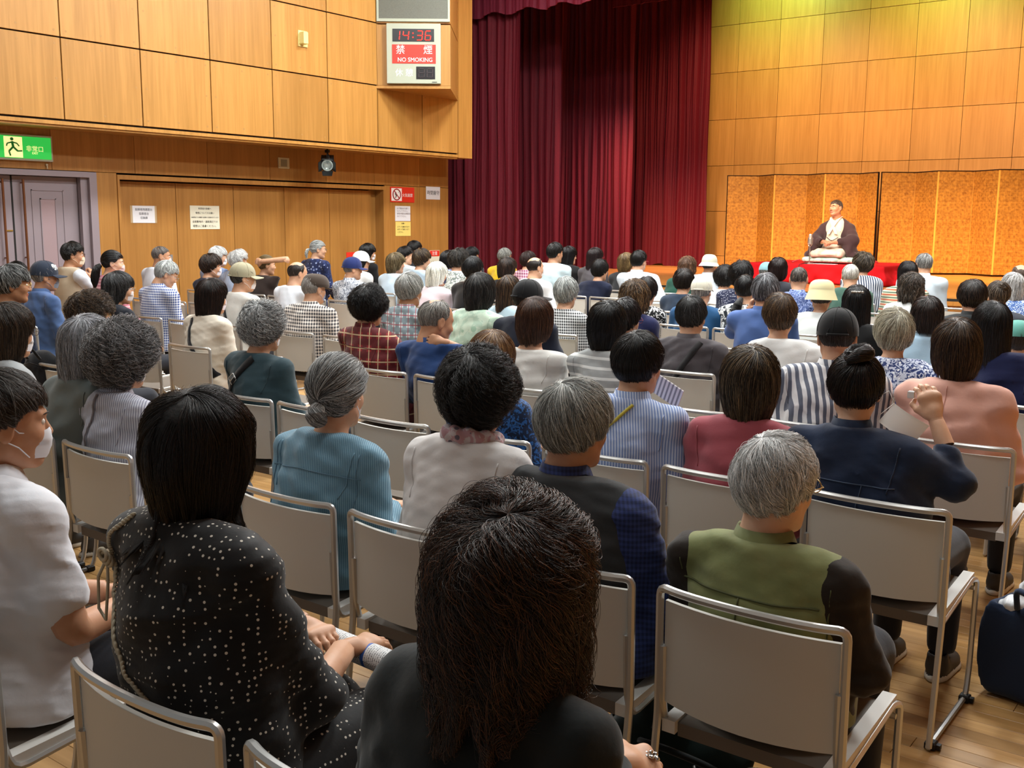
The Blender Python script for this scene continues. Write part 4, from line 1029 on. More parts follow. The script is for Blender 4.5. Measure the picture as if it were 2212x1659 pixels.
def digit(mb, ch, x, z, w_, h_, t, sl=.09):
    P = dict(a=((0, 1), (1, 1)), b=((1, 1), (1, .5)), c=((1, .5), (1, 0)), d=((0, 0), (1, 0)), e=((0, .5), (0, 0)), f=((0, 1), (0, .5)), g=((0, .5), (1, .5)))
    for s in SEG[ch]:
        (xa, za), (xb, zb) = P[s]; dx, dz = xb-xa, zb-za; q = .10
        a = (x+w_*(xa+dx*q)+sl*h_*za, z+h_*(za+dz*q)); b = (x+w_*(xb-dx*q)+sl*h_*zb, z+h_*(zb-dz*q)); mb.tube([(a[0], -.066, a[1]), (b[0], -.066, b[1])], t, 6)
mb = MB(); zz = chh*.725; hh = chh*.15
for ch, x in (('1', .135), ('4', .30), ('3', .555), ('6', .71)): mb = MB(); digit(mb, ch, cw*x, zz, cw*.10, hh, .0066); mb.build('digit', plain('led_red', '#ff2a20', .4, emit=2.2), ds)
mb = MB()
for dz in (.3, .75): mb.ball((cw*.49, -.066, zz+hh*dz), .010, 5)
mb.build('colon', plain('led_red', ''), ds)
for x in (.59, .745):
    mb = MB(); digit(mb, '8', cw*x, chh*.105, cw*.10, chh*.145, .006, .03); mb.build('unlit_digit', plain('led_off', '#443c40', .4), d2)
TR = (PI/2, 0, 0)
text('禁', .135, (cw*.255, -.065, chh*.555), TR, WPR, rp_); text('煙', .135, (cw*.765, -.065, chh*.555), TR, WPR, rp_)
text('NO SMOKING', .082, (cw*.525, -.065, chh*.395), TR, WPR, rp_, sx=.98)
text('休 憩', .115, (cw*.32, -.0615, chh*.175), TR, plain('print_milk', '#fafaf6', .4, emit=.0), ck)
mb = MB(); mb.box((cw*.84, -.062, chh*.02), (cw*.93, -.058, chh*.032)); mb.build('maker_mark', INK, ck)
def board(name, label, y0, y1, z0, z1, mat, x=XL, t=.006, cat='notice', **kw):
    r_ = empty(name, (x, (y0+y1)/2, (z0+z1)/2), label=label, cat=cat, **kw)
    mb = MB(); mb.box((0, -(y1-y0)/2, -(z1-z0)/2), (t, (y1-y0)/2, (z1-z0)/2)); mb.build('sheet', mat, r_); return r_
PAP = plain('paper_white', '#dcdce0', .8); PAPC = plain('paper_cream', '#dcd8c2', .8); PAPY = plain('paper_yellow', '#e8d070', .8)
XP = XL-.12
n1 = board('notice', 'white paper notice taped in clear sleeve on first partition leaf', 7.665, 7.985, 1.60, 1.815, PAP, XP)
mb = MB(); mb.box((.0, -.19, -.108), (.003, -.16, .108)); mb.box((0, .16, -.108), (.003, .19, .108)); mb.build('sleeve_edge', plain('clear_tape', '#b8a07c', .3), n1)
gi = plain('print_grey', '#55565c', .8)
for i, s in enumerate(('指揮者用譜面台', '指揮者台', '収納庫')): text(s, .036, (.0075, 0, .058-.052*i), RW, gi, n1, ext=.0003)
n2 = board('notice', 'cream paper notice with five lines of bold text on partition', 8.52, 8.99, 1.52, 1.83, PAPC, XP)
for i, (s, z) in enumerate((('利用者の皆様へ', .030), ('喫煙についてのお願い', .030), ('会館周辺での喫煙で近隣から苦情がきています', .021), ('会館敷地内・道路周辺での', .034), ('喫煙はご遠慮ください。', .036))): text(s, z, (.0075, 0, .115-.058*i), RW, INK, n2, ext=.0003)
n3 = board('fire_sign', 'red sign with crossed out flame and white characters', 12.215, 12.775, 1.945, 2.185, RED, XL, .01, cat='sign')
mb = MB(); mb.box((.010, -.26, -.10), (.012, -.02, .10)); wq = mb.build('symbol_field', WPR, n3)
mb = MB(); mb.tube([(.014, -.14+.088*math.cos(a), .085*math.sin(a)) for a in np.linspace(0, 2*PI, 28, endpoint=False)], .009, 6, closed=True); mb.tube([(.014, -.20, .062), (.014, -.08, -.062)], .008, 6); mb.build('prohibition_ring', plain('sign_dark_red', '#a01820', .5), wq)
mb = MB(); mb.tube([(.0135, -.17, -.055), (.0135, -.15, -.02), (.0135, -.175, .01), (.0135, -.15, .04)], [.006, .010, .009, .003], 5); mb.tube([(.0135, -.10, .03), (.0135, -.085, .05)], .003, 5); mb.build('flame_symbol', INK, wq)
text('火気厳禁', .062, (.0115, .115, -.01), RW, WPR, n3)
n4 = board('notice', 'white paper notice with four grey lines under the red sign', 12.325, 12.68, 1.645, 1.885, PAP)
for i, s in enumerate(('必ず備品は元通り', 'もどして下さい。', '使用の場合は事務室に', 'かけて下さい。')): text(s, .034, (.0075, -.14, .08-.042*i), RW, plain('print_faint', '#7a7070', .8), n4, align='LEFT', ext=.0003)
n5 = board('notice', 'yellow paper notice at the bottom below the white one', 12.33, 12.685, 1.405, 1.635, PAPY)
text('お願い', .03, (.0075, 0, .085), RW, INK, n5, ext=.0003)
for i, s in enumerate(('ピアノを動かすので', 'ゆずって気をつけて', 'ください。')): text(s, .032, (.0075, -.14, .03-.042*i), RW, INK, n5, align='LEFT', ext=.0003)
n6 = board('notice', 'square white paper with bold black characters by the curtain', 13.07, 13.42, 2.005, 2.215, PAP); text('時間厳守', .078, (.0075, 0, 0), RW, INK, n6, ext=.0003)
n7 = board('notice', 'small poster with a red heading low behind the audience heads', 13.15, 13.40, .80, 1.16, PAPC); mb = MB(); mb.box((.006, -.12, .08), (.008, .12, .175)); hq = mb.build('red_heading', RED, n7); text('注意', .07, (.0085, 0, .125), RW, WPR, n7, ext=.0003); text('ください', .05, (.0075, 0, -.02), RW, INK, n7, ext=.0003)
n8 = board('notice', 'small red notice seen between the heads near the white cap', 11.35, 11.60, .95, 1.16, RED, XP)
# exit sign
ex = empty('exit_sign', (XL, 6.10, 2.44), label='green lit emergency exit sign with a running figure above doors', cat='sign')
mb = MB(); mb.box((0, -.54, -.145), (.05, .46, .145), bev=.004); mb.build('casing', plain('sign_casing', '#bfc0b4', .5), ex)
mb = MB(); mb.box((.05, -.52, -.122), (.056, .44, .122)); gp = mb.build('lit_panel', plain('exit_green', '#28b848', .5, emit=.9), ex)
mb = MB(); mb.box((.056, -.11, -.115), (.059, .10, .112)); dpn = mb.build('door_symbol', plain('exit_white', '#f0e8a0', .5, emit=1.0), ex)
DG = plain('exit_dark_green', '#107a30', .5, emit=.25)
mb = MB(); mb.ball((.062, -.02, .085), (.004, .020, .018), 8)
for a in (((-.02, .06), (-.01, .0), 0.014), ((-.01, .0), (-.06, -.05), .011), ((-.06, -.05), (-.045, -.1), .009), ((-.01, 0), (.04, -.045), .011), ((.04, -.045), (.09, -.04), .009), ((-.02, .05), (-.075, .035), .008), ((-.075, .035), (-.085, .005), .007), ((-.015, .05), (.035, .04), .008), ((.035, .04), (.06, .01), .007)):
    mb.tube([(.062, a[0][0], a[0][1]), (.062, a[1][0], a[1][1])], a[2], 6)
mb.build('running_figure', DG, ex)
text('非常口', .07, (.057, .245, -.015), RW, plain('exit_white', ''), ex); text('EXIT', .035, (.057, .245, -.06), RW, plain('exit_white', ''), ex)
# small speaker on the upper wall, small grille on the lower wall
s1 = empty('small_speaker', (XU, 9.82, 4.06), label='cream wall speaker box on the upper wood panelling', cat='speaker')
mb = MB(); mb.box((0, -.075, -.11), (.012, .085, .10), bev=.004); mb.build('back_plate', plain('cream_plastic', '#dcd08a', .5), s1)
mb = MB(); mb.box((.012, -.06, -.085), (.10, .02, .08), bev=.012); mb.build('housing', plain('cream_plastic', '#dcd08a'), s1)
s2 = empty('wall_grille', (XL, 10.04, 2.45), label='small square cream ventilation grille on the lower wood wall', cat='vent')
mb = MB(); mb.box((0, -.10, -.075), (.012, .10, .075), bev=.004); mb.build('frame', plain('vent_cream', '#c8c2a0', .5), s2)
mb = MB(); mb.box((.012, -.055, -.05), (.016, .055, .05)); mb.build('mesh', plain('vent_mesh', '#8c8a72', .6), s2)
hk = MB(); hk.tube([(XL, 6.50, 2.245), (XL+.02, 6.50, 2.245), (XL+.022, 6.50, 2.215)], .006, 6); hk.ball((XL+.012, 6.50, 2.26), .014, 6); hk.build('wall_hook', plain('hook_white', '#d8ccb0', .5), None, True, label='tiny white hook below the green exit sign', cat='hook')
# lantern under the bulkhead
ln = empty('stage_lantern', (-11.2, 10.42, 2.45), label='black stage lantern with barn doors hanging under the upper wall', cat='spotlight')
MBL = plain('lantern_black', '#151516', .45, .3)
ax = np.array([.62, -.62, -.28]); ax /= np.linalg.norm(ax); Fr = frame(ax, (0, 0, 1))
mb = MB(); mb.box((-.085, -.16, -.085), (.085, .10, .085), bev=.02); mb.box((-.06, -.20, -.06), (.06, -.16, .06), bev=.01)
for k in range(4): mb.box((-.088, -.13+.045*k, -.088), (.088, -.115+.045*k, .088))
mb.xf(Fr); soften(mb.build('housing', MBL, ln))
mb = MB(); mb.lathe([(0, .0), (.066, .0), (.068, .012)], 24); mb.V = [(v[0], .10+v[2]*1.0, v[1]) for v in mb.V]; mb.lathe([(.068, 0), (.080, .0), (.080, .02), (.068, .02)], 24); k = 24*4; mb.V[-k:] = [(v[0], .10+v[2], v[1]) for v in mb.V[-k:]]; mb.xf(Fr); mb.build('lens', plain('lens_glass', '#c8d4cc', .12, .4, emit=.25), ln, True)
for q, (dx, dz) in enumerate(((0, 1), (0, -1), (1, 0), (-1, 0))):
    mb = MB(); mb.add([(-.08, 0, 0), (.08, 0, 0), (.065, .11, .04), (-.065, .11, .04), (-.08, .002, -.004), (.08, .002, -.004), (.065, .112, .036), (-.065, .112, .036)], [(0, 1, 2, 3), (7, 6, 5, 4), (0, 4, 5, 1), (1, 5, 6, 2), (2, 6, 7, 3), (3, 7, 4, 0)])
    a = math.atan2(dx, dz); R3 = np.array(Matrix.Rotation(a, 3, 'Y')); mb.xf(R3, np.array([dx, 0, dz])*.082+[0, .11, 0]); mb.xf(Fr); mb.build('barn_door', MBL, ln)
mb = MB(); mb.tube(arc_path([(-.10, 0, 0), (-.10, 0, .13), (.10, 0, .13), (.10, 0, 0)], .03), .007, 6); mb.xf(np.array(Matrix.Rotation(math.radians(-135+90), 3, 'Z'))); mb.tube([(0, 0, .13), (0, 0, .205)], .012, 6); mb.box((-.03, -.02, .15), (.03, .02, .19)); mb.build('yoke', MBL, ln)
mb = MB(); mb.tube([(0, 0, .18), (.08, -.05, .11), (.10, -.06, .03), (.04, 0, -.02)], .005, 6); mb.build('power_cord', MRUB, ln, True)
# ------------------------------------------------------------------ chairs
def chair_parts():
    d = {}
    mb = MB(); W = .232
    pts = [(-W, -.055, .02), (-W, -.03, .25), (-W, -.002, .46), (-W, -.012, .768)]
    top = [(W*math.sin(a), -.012-.028*(math.cos(a)-math.cos(1.35))/(1-math.cos(1.35)), .768) for a in np.linspace(-1.35, 1.35, 9)]
    path = arc_path([(-W, -.055, .012), (-W, -.004, .44), (-W, -.010, .770)]+[(x*.94, y-.004, .770) for x, y, z in top[1:-1]]+[(W, -.010, .770), (W, -.004, .44), (W, -.055, .012)], .035, 4)
    mb.tube(path, .0105, 8)
    d['back_frame'] = mb
    for s in (-1, 1):
        mb = MB(); x = s*(W-.002); mb.tube(arc_path([(x, -.055, .012), (x, .40, .012), (x, .425, .12), (x, .435, .432), (x*.96, .40, .438), (x*.96, .02, .392), (x*.96, -.002, .47), (x*.96, -.008, .62)], .035, 3), .0098, 7)
        d['side_frame', s] = mb
    mb = MB(); mb.tube([(-W, .40, .41), (W, .40, .41)], .008, 6); d['cross_bar'] = mb
    mb = MB(); n, m = 11, 6; P = np.zeros((n, m, 3))
    for i in range(n):
        t = -1+2*i/(n-1)
        for j in range(m):
            q = j/(m-1); P[i, j] = (t*.218, -.004-.030*(1-t*t)-.004*q, .475+.262*q-.022*(t*t)*(1-q)*0+.012*(1-t*t)*(1-q)*-1)
    mb.grid(P); mb.grid((P+[0, .012, 0])[:, ::-1])
    rim = np.concatenate([P[:, 0], P[-1, 1:], P[-2::-1, -1], P[0, -2:0:-1]]); Rr = np.stack([rim, rim+[0, .012, 0]], 1); mb.grid(Rr[::-1], wrap=True)
    d['backrest'] = mb
    mb = MB(); n, m = 9, 9; P = np.zeros((n, m, 3))
    for i in range(n):
        t = -1+2*i/(n-1)
        for j in range(m):
            q = j/(m-1); P[i, j] = (t*.185, .015+.415*q, .418+.030*q+.010*(1-t**4)*(1-(2*q-1)**4)-.02*(q > .95))
    mb.grid(P); lo = P-[0, 0, .035]; mb.grid(lo[:, ::-1]); rim = np.concatenate([P[:, 0], P[-1, 1:], P[-2::-1, -1], P[0, -2:0:-1]]); rl = np.concatenate([lo[:, 0], lo[-1, 1:], lo[-2::-1, -1], lo[0, -2:0:-1]]); mb.grid(np.stack([rim, rl], 1), wrap=True)
    d['seat'] = mb
    for s in (-1, 1):
        mb = MB(); x0, x1 = (.186, .222) if s > 0 else (-.222, -.186)
        V = [(x0, .0, .392), (x1, .0, .392), (x1, .0, .425), (x0, .0, .425), (x0, .43, .428), (x1, .43, .428), (x1, .43, .456), (x0, .43, .456)]
        mb.add(V, [(0, 1, 2, 3), (7, 6, 5, 4), (0, 4, 5, 1), (1, 5, 6, 2), (2, 6, 7, 3), (3, 7, 4, 0)]); d['seat_edge', s] = mb
    for s in (-1, 1):
        for y in (-.03, .385): mb = MB(); d['glide', s, y] = mb; mb.box((s*W-.017, y-.018, 0), (s*W+.017, y+.018, .026), bev=.004); mb.box((s*W+(.012 if s > 0 else -.03), y-.01, .004), (s*W+(.03 if s > 0 else -.012), y+.01, .02))
    return d
CM = {}
MTS = dict(back_frame=MSTEEL, side_frame=MSTEEL, cross_bar=MSTEEL, backrest=MPLAS, seat=MSEAT, seat_edge=MEDGE, glide=MRUB)
for k_, mb_ in chair_parts().items():
    nm = k_ if isinstance(k_, str) else k_[0]; o = mb_.build(nm, MTS[nm], None, True)
    try: o.data.set_sharp_from_angle(angle=math.radians(40))
    except Exception: pass
    CM[k_] = o.data; bpy.data.objects.remove(o)
def chair(x, y, label, far=False, rz=0):
    r_ = empty('stacking_chair', (x, y, 0), rz, label=label, cat='chair', group='pale grey audience chairs')
    for k, me in CM.items():
        nm = k if isinstance(k, str) else k[0]
        if far and nm in ('glide', 'cross_bar'): continue
        inst(nm, me, r_)
    return r_
ROW = [1.06, 2.17, 3.3, 4.4, 5.5, 6.75, 8.0, 9.2, 10.4, 11.6]

# ------------------------------------------------------------------ the audience, measured in the photograph: id, x of head, y of hair top, row, woman?, hair style, colours, share of the second, cloth, words
BK, BK2, DB, BR, LB, GY, GW, WG = '#0d0b0b', '#1a1614', '#231713', '#3d281b', '#7a5a38', '#8a8a88', '#d6d6d2', '#b9bab6'
P_ = lambda c: ('plain', c)
AUD = [
 # row 0 and 1 (nearest)
 ('L18', 6, 803, 0, 0, 'short', '#2e241e', GY, .35, P_('#d9dbe2'), 'white polo shirt and black arm sleeve, cut by the left edge', dict(mask='#dfe2ea', sleeve='short', collar=True, lod=0, skin='b', w=1.1, yaw=18)),
 ('L19', 430, 838, 0, 1, 'medium', '#0c0808', '#2a1a18', .25, ('dots', '#0b0b0e', '#cfcabf', 72., .21), 'black dress with white dots holding a rolled paper', dict(lod=0, sleeve='elbow', w=1.12, legk='skirt', pants='dots', nstr=(14000, .00042), sad=dict(z=[.03,.0,-.04,-.12,-.17,-.18,-.19,-.195,-.19,-.185], flare=-.26, flip=1.1, o=(.024,.022,.020), rag=.030, locks=90, conv=.9, curl=.004, lift=.010))),
 ('R28', 1105, 1088, 0, 1, 'wavy', '#1d1411', '#5a3a28', .45, ('plain', '#0d1314'), 'black satin top with a large silver ring', dict(lod=0, w=1.1, nstr=(21000, .00052), sad=dict(z=[.03,.0,-.04,-.11,-.16,-.17,-.19,-.20,-.20,-.20], curl=.012, w=36, o=(.038,.032,.026), flare=.02, flip=.2, rag=.035, lift=.026, locks=190, sweep=.35, conv=.8))),
 ('L10', 18, 655, 1, 1, 'medium', '#2e241c', '#6a5440', .3, P_('#9a9ea0'), 'light grey sweatshirt and white mask near left edge', dict(mask='#e4e4ea', glasses='#3a2a24', lod=1)),
 ('L11', 188, 682, 1, 1, 'medium', '#6e7074', '#b8bac2', .6, ('knit', '#6c7472'), 'grey knit top with silver wavy hair', dict(lod=1, sad=dict(curl=.006))),
 ('L12', 262, 697, 1, 1, 'perm', '#2c2a2a', '#a6a6a8', .55, ('strV', '#b9bcc8', '#7c7c90', .012, .35), 'striped lilac blouse and white mask with grey perm', dict(mask='#e6dede', lod=0, collar=True, sad=dict(o=(.045,.045,.045), curl=.009, w=80, lift=.026), strap=('#6a6468', .012, [(-.13, .98), (-.16, .70)]))),
 ('M22', 730, 768, 1, 1, 'tied', '#3a3a3a', '#bcbebe', .6, ('strV', '#6f92a4', '#4d7288', .008, .4), 'pale blue striped chambray shirt with low grey bun', dict(lod=0, collar=False, w=1.14, mask='#e2e4ec', sad=dict(o=(.016,.020,.018), W=(0,-.75,-.35), lift=.010, curl=.003), tail=([(0,-.115,-.03),(0,-.135,-.055),(.01,-.13,-.075),(0,-.115,-.085)], [.02,.034,.030,.008], 'hair_bun'))),
 ('M24', 1035, 756, 1, 1, 'perm', '#0c0a0b', '#8a8a8a', .12, P_('#dcd8d6'), 'white top with a pale pink scarf', dict(lod=0, w=1.06, nstr=(8000, .0005), sad=dict(o=(.034,.034,.030), curl=.008, w=50, lift=.018, locks=160))),
 ('C26', 1245, 822, 1, 0, 'longish', '#626260', '#cfd1cd', .66, ('ging', '#1a2448', '#2c3a70', .014), 'dark grey vest over navy checked shirt', dict(lod=0, shirt2=P_('#2e3032'), collar=True, w=1.22, skin='b', yaw=8, sad=dict(locks=150, o=(.022,.02,.022)))),
 ('R27', 1682, 938, 1, 0, 'longish', '#8c8e8e', '#ececec', .8, P_('#231a12'), 'olive vest over dark brown sleeves', dict(lod=0, shirt2=('denim', '#6f7548', '#82865a'), collar=2, w=1.0, skin='c', glasses='#b9a06a', yaw=16, sad=dict(o=(.014,.012,.022), locks=110, sweep=.5, curl=.005, w=20))),
 # row 2
 ('L1', 26, 572, 2, 0, 'longish', '#20201f', '#b8bcbc', .5, P_('#101a30'), 'navy jacket and gold glasses at left edge', dict(glasses='#b9a06a', lod=1, skin='d', yaw=25)),
 ('L9', 196, 629, 2, 1, 'perm', '#2c2018', '#7a6248', .35, ('flor', '#17171a', '#d8d8d8', '#17171a', 22.), 'black and white patterned blouse with brown perm', dict(glasses='#b9a06a', lod=1, skin='c', yaw=25)),
 ('M21', 568, 654, 2, 1, 'perm', '#4a4c4e', '#c8caca', .7, P_('#2a4048'), 'dark teal shirt with a black bag strap and buckle', dict(mask='#e8e8ec', lod=1, w=1.12, sad=dict(o=(.026,.028,.026), curl=.008))),
 ('M23', 1062, 715, 2, 1, 'bobin', '#6a4a2e', '#c09a6a', .4, ('flor', '#12223e', '#2a5a96', '#0c1424', 34.), 'navy and bright blue floral blouse', dict(lod=1, pitch=-16)),
 ('C23', 1382, 716, 2, 0, 'longish', BK, '#3a3432', .1, ('strV', '#7f94c4', '#c8d2e8', .013, .45), 'blue and white striped shirt with a yellow strap', dict(lod=1, yaw=4, collar=True, sad=dict(o=(.018,.018,.022), lift=.006, z=[.045,.04,.03,.0,-.02,-.025,-.06,-.095,-.115,-.12]))),
 ('R24', 1624, 747, 2, 1, 'medium', '#2c2219', '#8a7458', .4, P_('#a04c56'), 'coral pink top with layered brown bob', dict(lod=1, w=1.04, sad=dict(z=[.03,.0,-.04,-.08,-.10,-.11,-.125,-.135,-.14,-.14], flare=-.25, rag=.016, o=(.028,.03,.026), curl=.003))),
 ('R25', 1852, 762, 2, 1, 'tied', '#120c0c', '#3a2420', .3, ('denim', '#101c34', '#1c2c48'), 'dark denim jacket raising one hand with white mask', dict(lod=1, collar=True, w=1.12, sad=dict(W=(0,-.5,.85), o=(.016,.02,.014), lift=.008), skin='c')),
 # row 3
 ('L2', 36, 565, 4, 0, 'short', BK2, BK, .3, P_('#3a3a40'), 'dark top mostly hidden behind the gold glasses and grey hair', dict()),
 ('L3', 96, 563, 3, 0, 'short', '#5a5a5a', GW, .5, ('denim', '#4a638e', '#3c5480'), 'blue denim shirt and navy cap with white letters', dict(hat='cap', hatcol='#232c3c', mask='#8a94a2', collar=True, skin='b', lod=1, yaw=18)),
 ('L8', 256, 587, 3, 1, 'bob', '#1c1c1e', '#7c7e80', .35, P_('#0f1420'), 'black top with dark grey bob and white mask', dict(mask='#d8d4d8', glasses='#9a9a9a', lod=1, yaw=20)),
 ('L17', 458, 602, 3, 1, 'medium', '#140f10', '#4a3026', .35, P_('#d6ccbc'), 'cream blouse with a black cross strap', dict(mask='#e6e0ea', lod=1, w=1.12, strap=('#15151a', .035, [(-.10, .98), (-.05, .80), (.12, .62), (.17, .56)]))),
 ('M8', 797, 616, 3, 1, 'perm', '#0e0d0e', '#3a3a3c', .2, ('plaid', '#7c1a1e', '#3c1014', '#c8b08a', .075), 'red tartan shirt', dict(lod=1, collar=True, w=1.14, sad=dict(o=(.028,.028,.026), curl=.004, z=[.035,.03,.0,-.06,-.09,-.10,-.12,-.125,-.13,-.13]))),
 ('M20', 943, 648, 3, 0, 'bald', '#5a5450', '#b8b6b0', .6, P_('#1c3a6c'), 'bright blue shirt holding the back of the neck', dict(mask='#e8ecf0', lod=1, pitch=-14, w=1.1, collar=True, skin='b', hscale=1.1, sad=dict(t0=.35, z=[.13,.12,.09,.04,.01,.005,-.03,-.065,-.09,-.10]), yaw=20)),
 ('C20', 1157, 643, 3, 1, 'bobin', '#3a2216', '#6a4630', .4, P_('#d9d7d2'), 'plain white top with smooth reddish brown bob', dict(lod=1, neckcut=-.005)),
 ('C21', 1313, 650, 3, 1, 'bobin', '#090909', '#24242a', .2, ('strH', '#9da0a0', '#d8dad8', .05, .28), 'grey and white striped T-shirt with smooth black bob', dict(lod=1)),
 ('R16', 1812, 664, 3, 0, 'crew', '#2a2422', GY, .2, ('strV', '#d8d8da', '#5c6272', .034, .5), 'black and white striped shirt and black cap', dict(hat='cap', hatcol='#101113', collar=True, lod=1, skin='a', w=1.1)),
 ('R23', 2070, 688, 3, 1, 'bobin', '#2e2018', '#6c5238', .4, P_('#dba898'), 'pale pink jacket with smooth brown bob', dict(lod=1, w=1.12)),
 # row 4
 ('L4', 157, 523, 4, 0, 'short', '#161514', '#4a4a4a', .2, P_('#d4dae4'), 'beige vest over white shirt, hand at chin', dict(mask='#e0d4bc', glasses='#5a4038', shirt2=P_('#b9a890'), skin='b', yaw=28, sad=dict(curl=.006, rag=.01))),
 ('L5', 243, 541, 4, 1, 'tied', '#100f11', '#3a3a3e', .2, ('strH', '#c87888', '#e0b4bc', .03, .4), 'pink top with long black ponytail', dict(mask='#dcc4c4', skin='c', yaw=30, tail=([(0,-.11,-.02),(0,-.15,-.06),(0,-.165,-.16),(0,-.14,-.28)], [.016,.036,.040,.012]))),
 ('L7', 358, 563, 4, 0, 'short', '#8a8e8e', '#e0e4e2', .6, ('ging', '#d8dce6', '#1c3c84', .022), 'blue and white gingham shirt looking down', dict(glasses='#9a9a9a', pitch=-26, skin='a', collar=True, w=1.15, yaw=25)),
 ('L16', 525, 566, 4, 0, 'short', '#2a2a2a', GY, .3, P_('#d8d6d0'), 'white shirt and khaki baseball cap', dict(hat='cap', hatcol='#a09a80', mask='#e8e8ec', strap=('#15151a', .04, [(-.12, 1.0), (.10, .62)]), yaw=25)),
 ('M4', 678, 588, 4, 0, 'crew', '#8a8480', GW, .4, ('ging', '#e4dcd4', '#20222e', .026), 'black and white gingham shirt and brown flat cap', dict(hat='flat', hatcol='#453a32', mask='#8ca4cc', w=1.32, collar=True, skin='a', lod=1)),
 ('M9', 885, 590, 4, 0, 'longish', '#6a6a66', '#d8d8d4', .7, ('plaid', '#c4ccd0', '#4a6470', '#a03040', .07), 'grey green plaid shirt with tousled grey hair', dict(mask='#e8e8ec', collar=True, lod=1, skin='d')),
 ('M19', 1038, 590, 4, 1, 'medium', '#242424', '#6c6a68', .3, ('flor', '#bcd8c4', '#cfe4d0', '#a8ccb4', 9.), 'pale mint patterned blouse', dict(lod=1, w=1.15, sad=dict(z=[.03,.0,-.04,-.08,-.10,-.11,-.12,-.125,-.13,-.13], o=(.028,.028,.024), flare=-.2))),
 ('C18', 1143, 603, 4, 0, 'short', '#1a1818', GY, .1, P_('#131a2c'), 'navy T-shirt and black cap', dict(hat='cap', hatcol='#101114', sleeve='short', w=1.1, yaw=25)),
 ('C22', 1352, 645, 4, 1, 'wshort', '#140f12', '#3c2e2c', .2, P_('#3a3840'), 'dark top and glasses with short dark hair', dict(glasses='#7a3040', mask='#e2dce0', yaw=10)),
 ('C24', 1495, 640, 4, 0, 'short', '#161616', '#6c6c6e', .3, P_('#474246'), 'dark grey top with a black diagonal strap', dict(lod=1, mask='#e0e0e4', collar=True, w=1.08, strap=('#1c1a1c', .035, [(.11, 1.0), (-.02, .76), (-.13, .60)]), sad=dict(o=(.014,.014,.018)))),
 ('R15', 1687, 634, 4, 1, 'wshort', '#3a2a1e', '#8a6c4a', .4, P_('#dcdcda'), 'white hooded top with tousled brown hair', dict(lod=1, sad=dict(curl=.006, o=(.018,.018,.026), z=[.04,.035,.02,-.0,.0,.0,-.03,-.06,-.085,-.09]))),
 ('R17', 1934, 668, 4, 1, 'wshort', '#8a8474', '#d8d2bc', .6, ('flor', '#c4cce0', '#2c3c70', '#e4e8f0', 30.), 'blue and white floral blouse with ash blonde hair', dict(lod=1, w=1.05, sad=dict(curl=.005, lift=.014, rag=.014, z=[.04,.035,.0,-.05,-.07,-.075,-.09,-.1,-.105,-.105]))),
 ('R22', 2145, 652, 4, 1, 'long', '#0e0d10', '#3c3c42', .25, P_('#0e1842'), 'deep navy top with long straight black hair', dict(lod=1, w=1.02)),
 # row 5
 ('L6', 348, 532, 5, 0, 'buzz', '#4a423e', '#8c8884', .4, P_('#dce0ea'), 'white shirt and mask with cropped grey hair', dict(mask='#eef0f4', skin='b', w=1.15, yaw=30)),
 ('M2', 643, 566, 5, 0, 'bald', '#2c2420', '#6a605a', .3, P_('#e0e6ee'), 'crisp white shirt with a bald crown', dict(skin='a', w=1.05, pitch=-10)),
 ('C17', 1224, 598, 5, 1, 'wshort', '#6c7070', '#d4d8d6', .7, ('ging', '#dcdee0', '#15171c', .022), 'black and white gingham hooded top', dict(mask='#e6e8ea', w=1.1, yaw=-5)),
 ('C15', 1372, 604, 5, 1, 'wavy', '#3c2c1e', '#8c6e4c', .5, P_('#161c46'), 'navy blouse with small embroidered flowers', dict(w=1.05, sad=dict(o=(.036,.03,.026)))),
 ('C19', 1100, 595, 5, 1, 'long', '#2c201a', '#7a5c40', .4, P_('#b4ccd8'), 'light blue top with long brown hair', dict()),
 ('R4', 1655, 591, 5, 0, 'longish', '#4c4c50', '#a4a6ac', .5, ('knit', '#4a66a0'), 'blue sweater with a fist against the cheek', dict(collar=True, w=1.1, skin='b')),
 ('R10', 1852, 617, 5, 1, 'long', '#0a0a0b', '#26262c', .2, P_('#111214'), 'black top with a silver hair clip', dict()),
 ('R14', 2005, 640, 5, 1, 'bobin', '#1c1210', '#4a342c', .3, P_('#9db8cc'), 'light blue shirt with thinning dark hair', dict(collar=True, sad=dict(z=[.04,.035,.02,-.02,-.05,-.06,-.08,-.09,-.1,-.1]))),
 ('R26', 2200, 690, 5, 1, 'wshort', '#2c201a', '#5a4638', .3, ('strH', '#c8d4e0', '#8aa4c4', .02, .4), 'pale striped top and teal cap at right edge', dict(hat='beanie', hatcol='#5c9c90')),
 # row 6
 ('L13', 471, 532, 6, 0, 'longish', '#9a9c9c', '#eceeee', .8, P_('#8ca0c8'), 'light blue shirt and glasses with white hair', dict(mask='#eef0f4', glasses='#9a9a9a', yaw=32)),
 ('L14', 456, 548, 5, 1, 'wshort', '#22160f', '#5c4434', .35, P_('#0f1734'), 'navy collared top with short brown hair', dict(mask='#e8e4ec', yaw=28)),
 ('L15', 515, 541, 6, 0, 'perm', '#aaacac', '#ececea', .8, ('strV', '#b4c0d4', '#8090b0', .02, .4), 'pale blue striped shirt with fluffy white hair', dict(skin='b', yaw=25, sad=dict(o=(.014,.014,.018), z=[.055,.052,.045,.03,.0,-.0,-.03,-.06,-.08,-.085]))),
 ('M1', 576, 551, 6, 1, 'tied', '#5a4a2c', '#9c8a60', .4, P_('#2c201c'), 'dark brown sweater with an arm bent behind the head', dict(sleeve='elbow')),
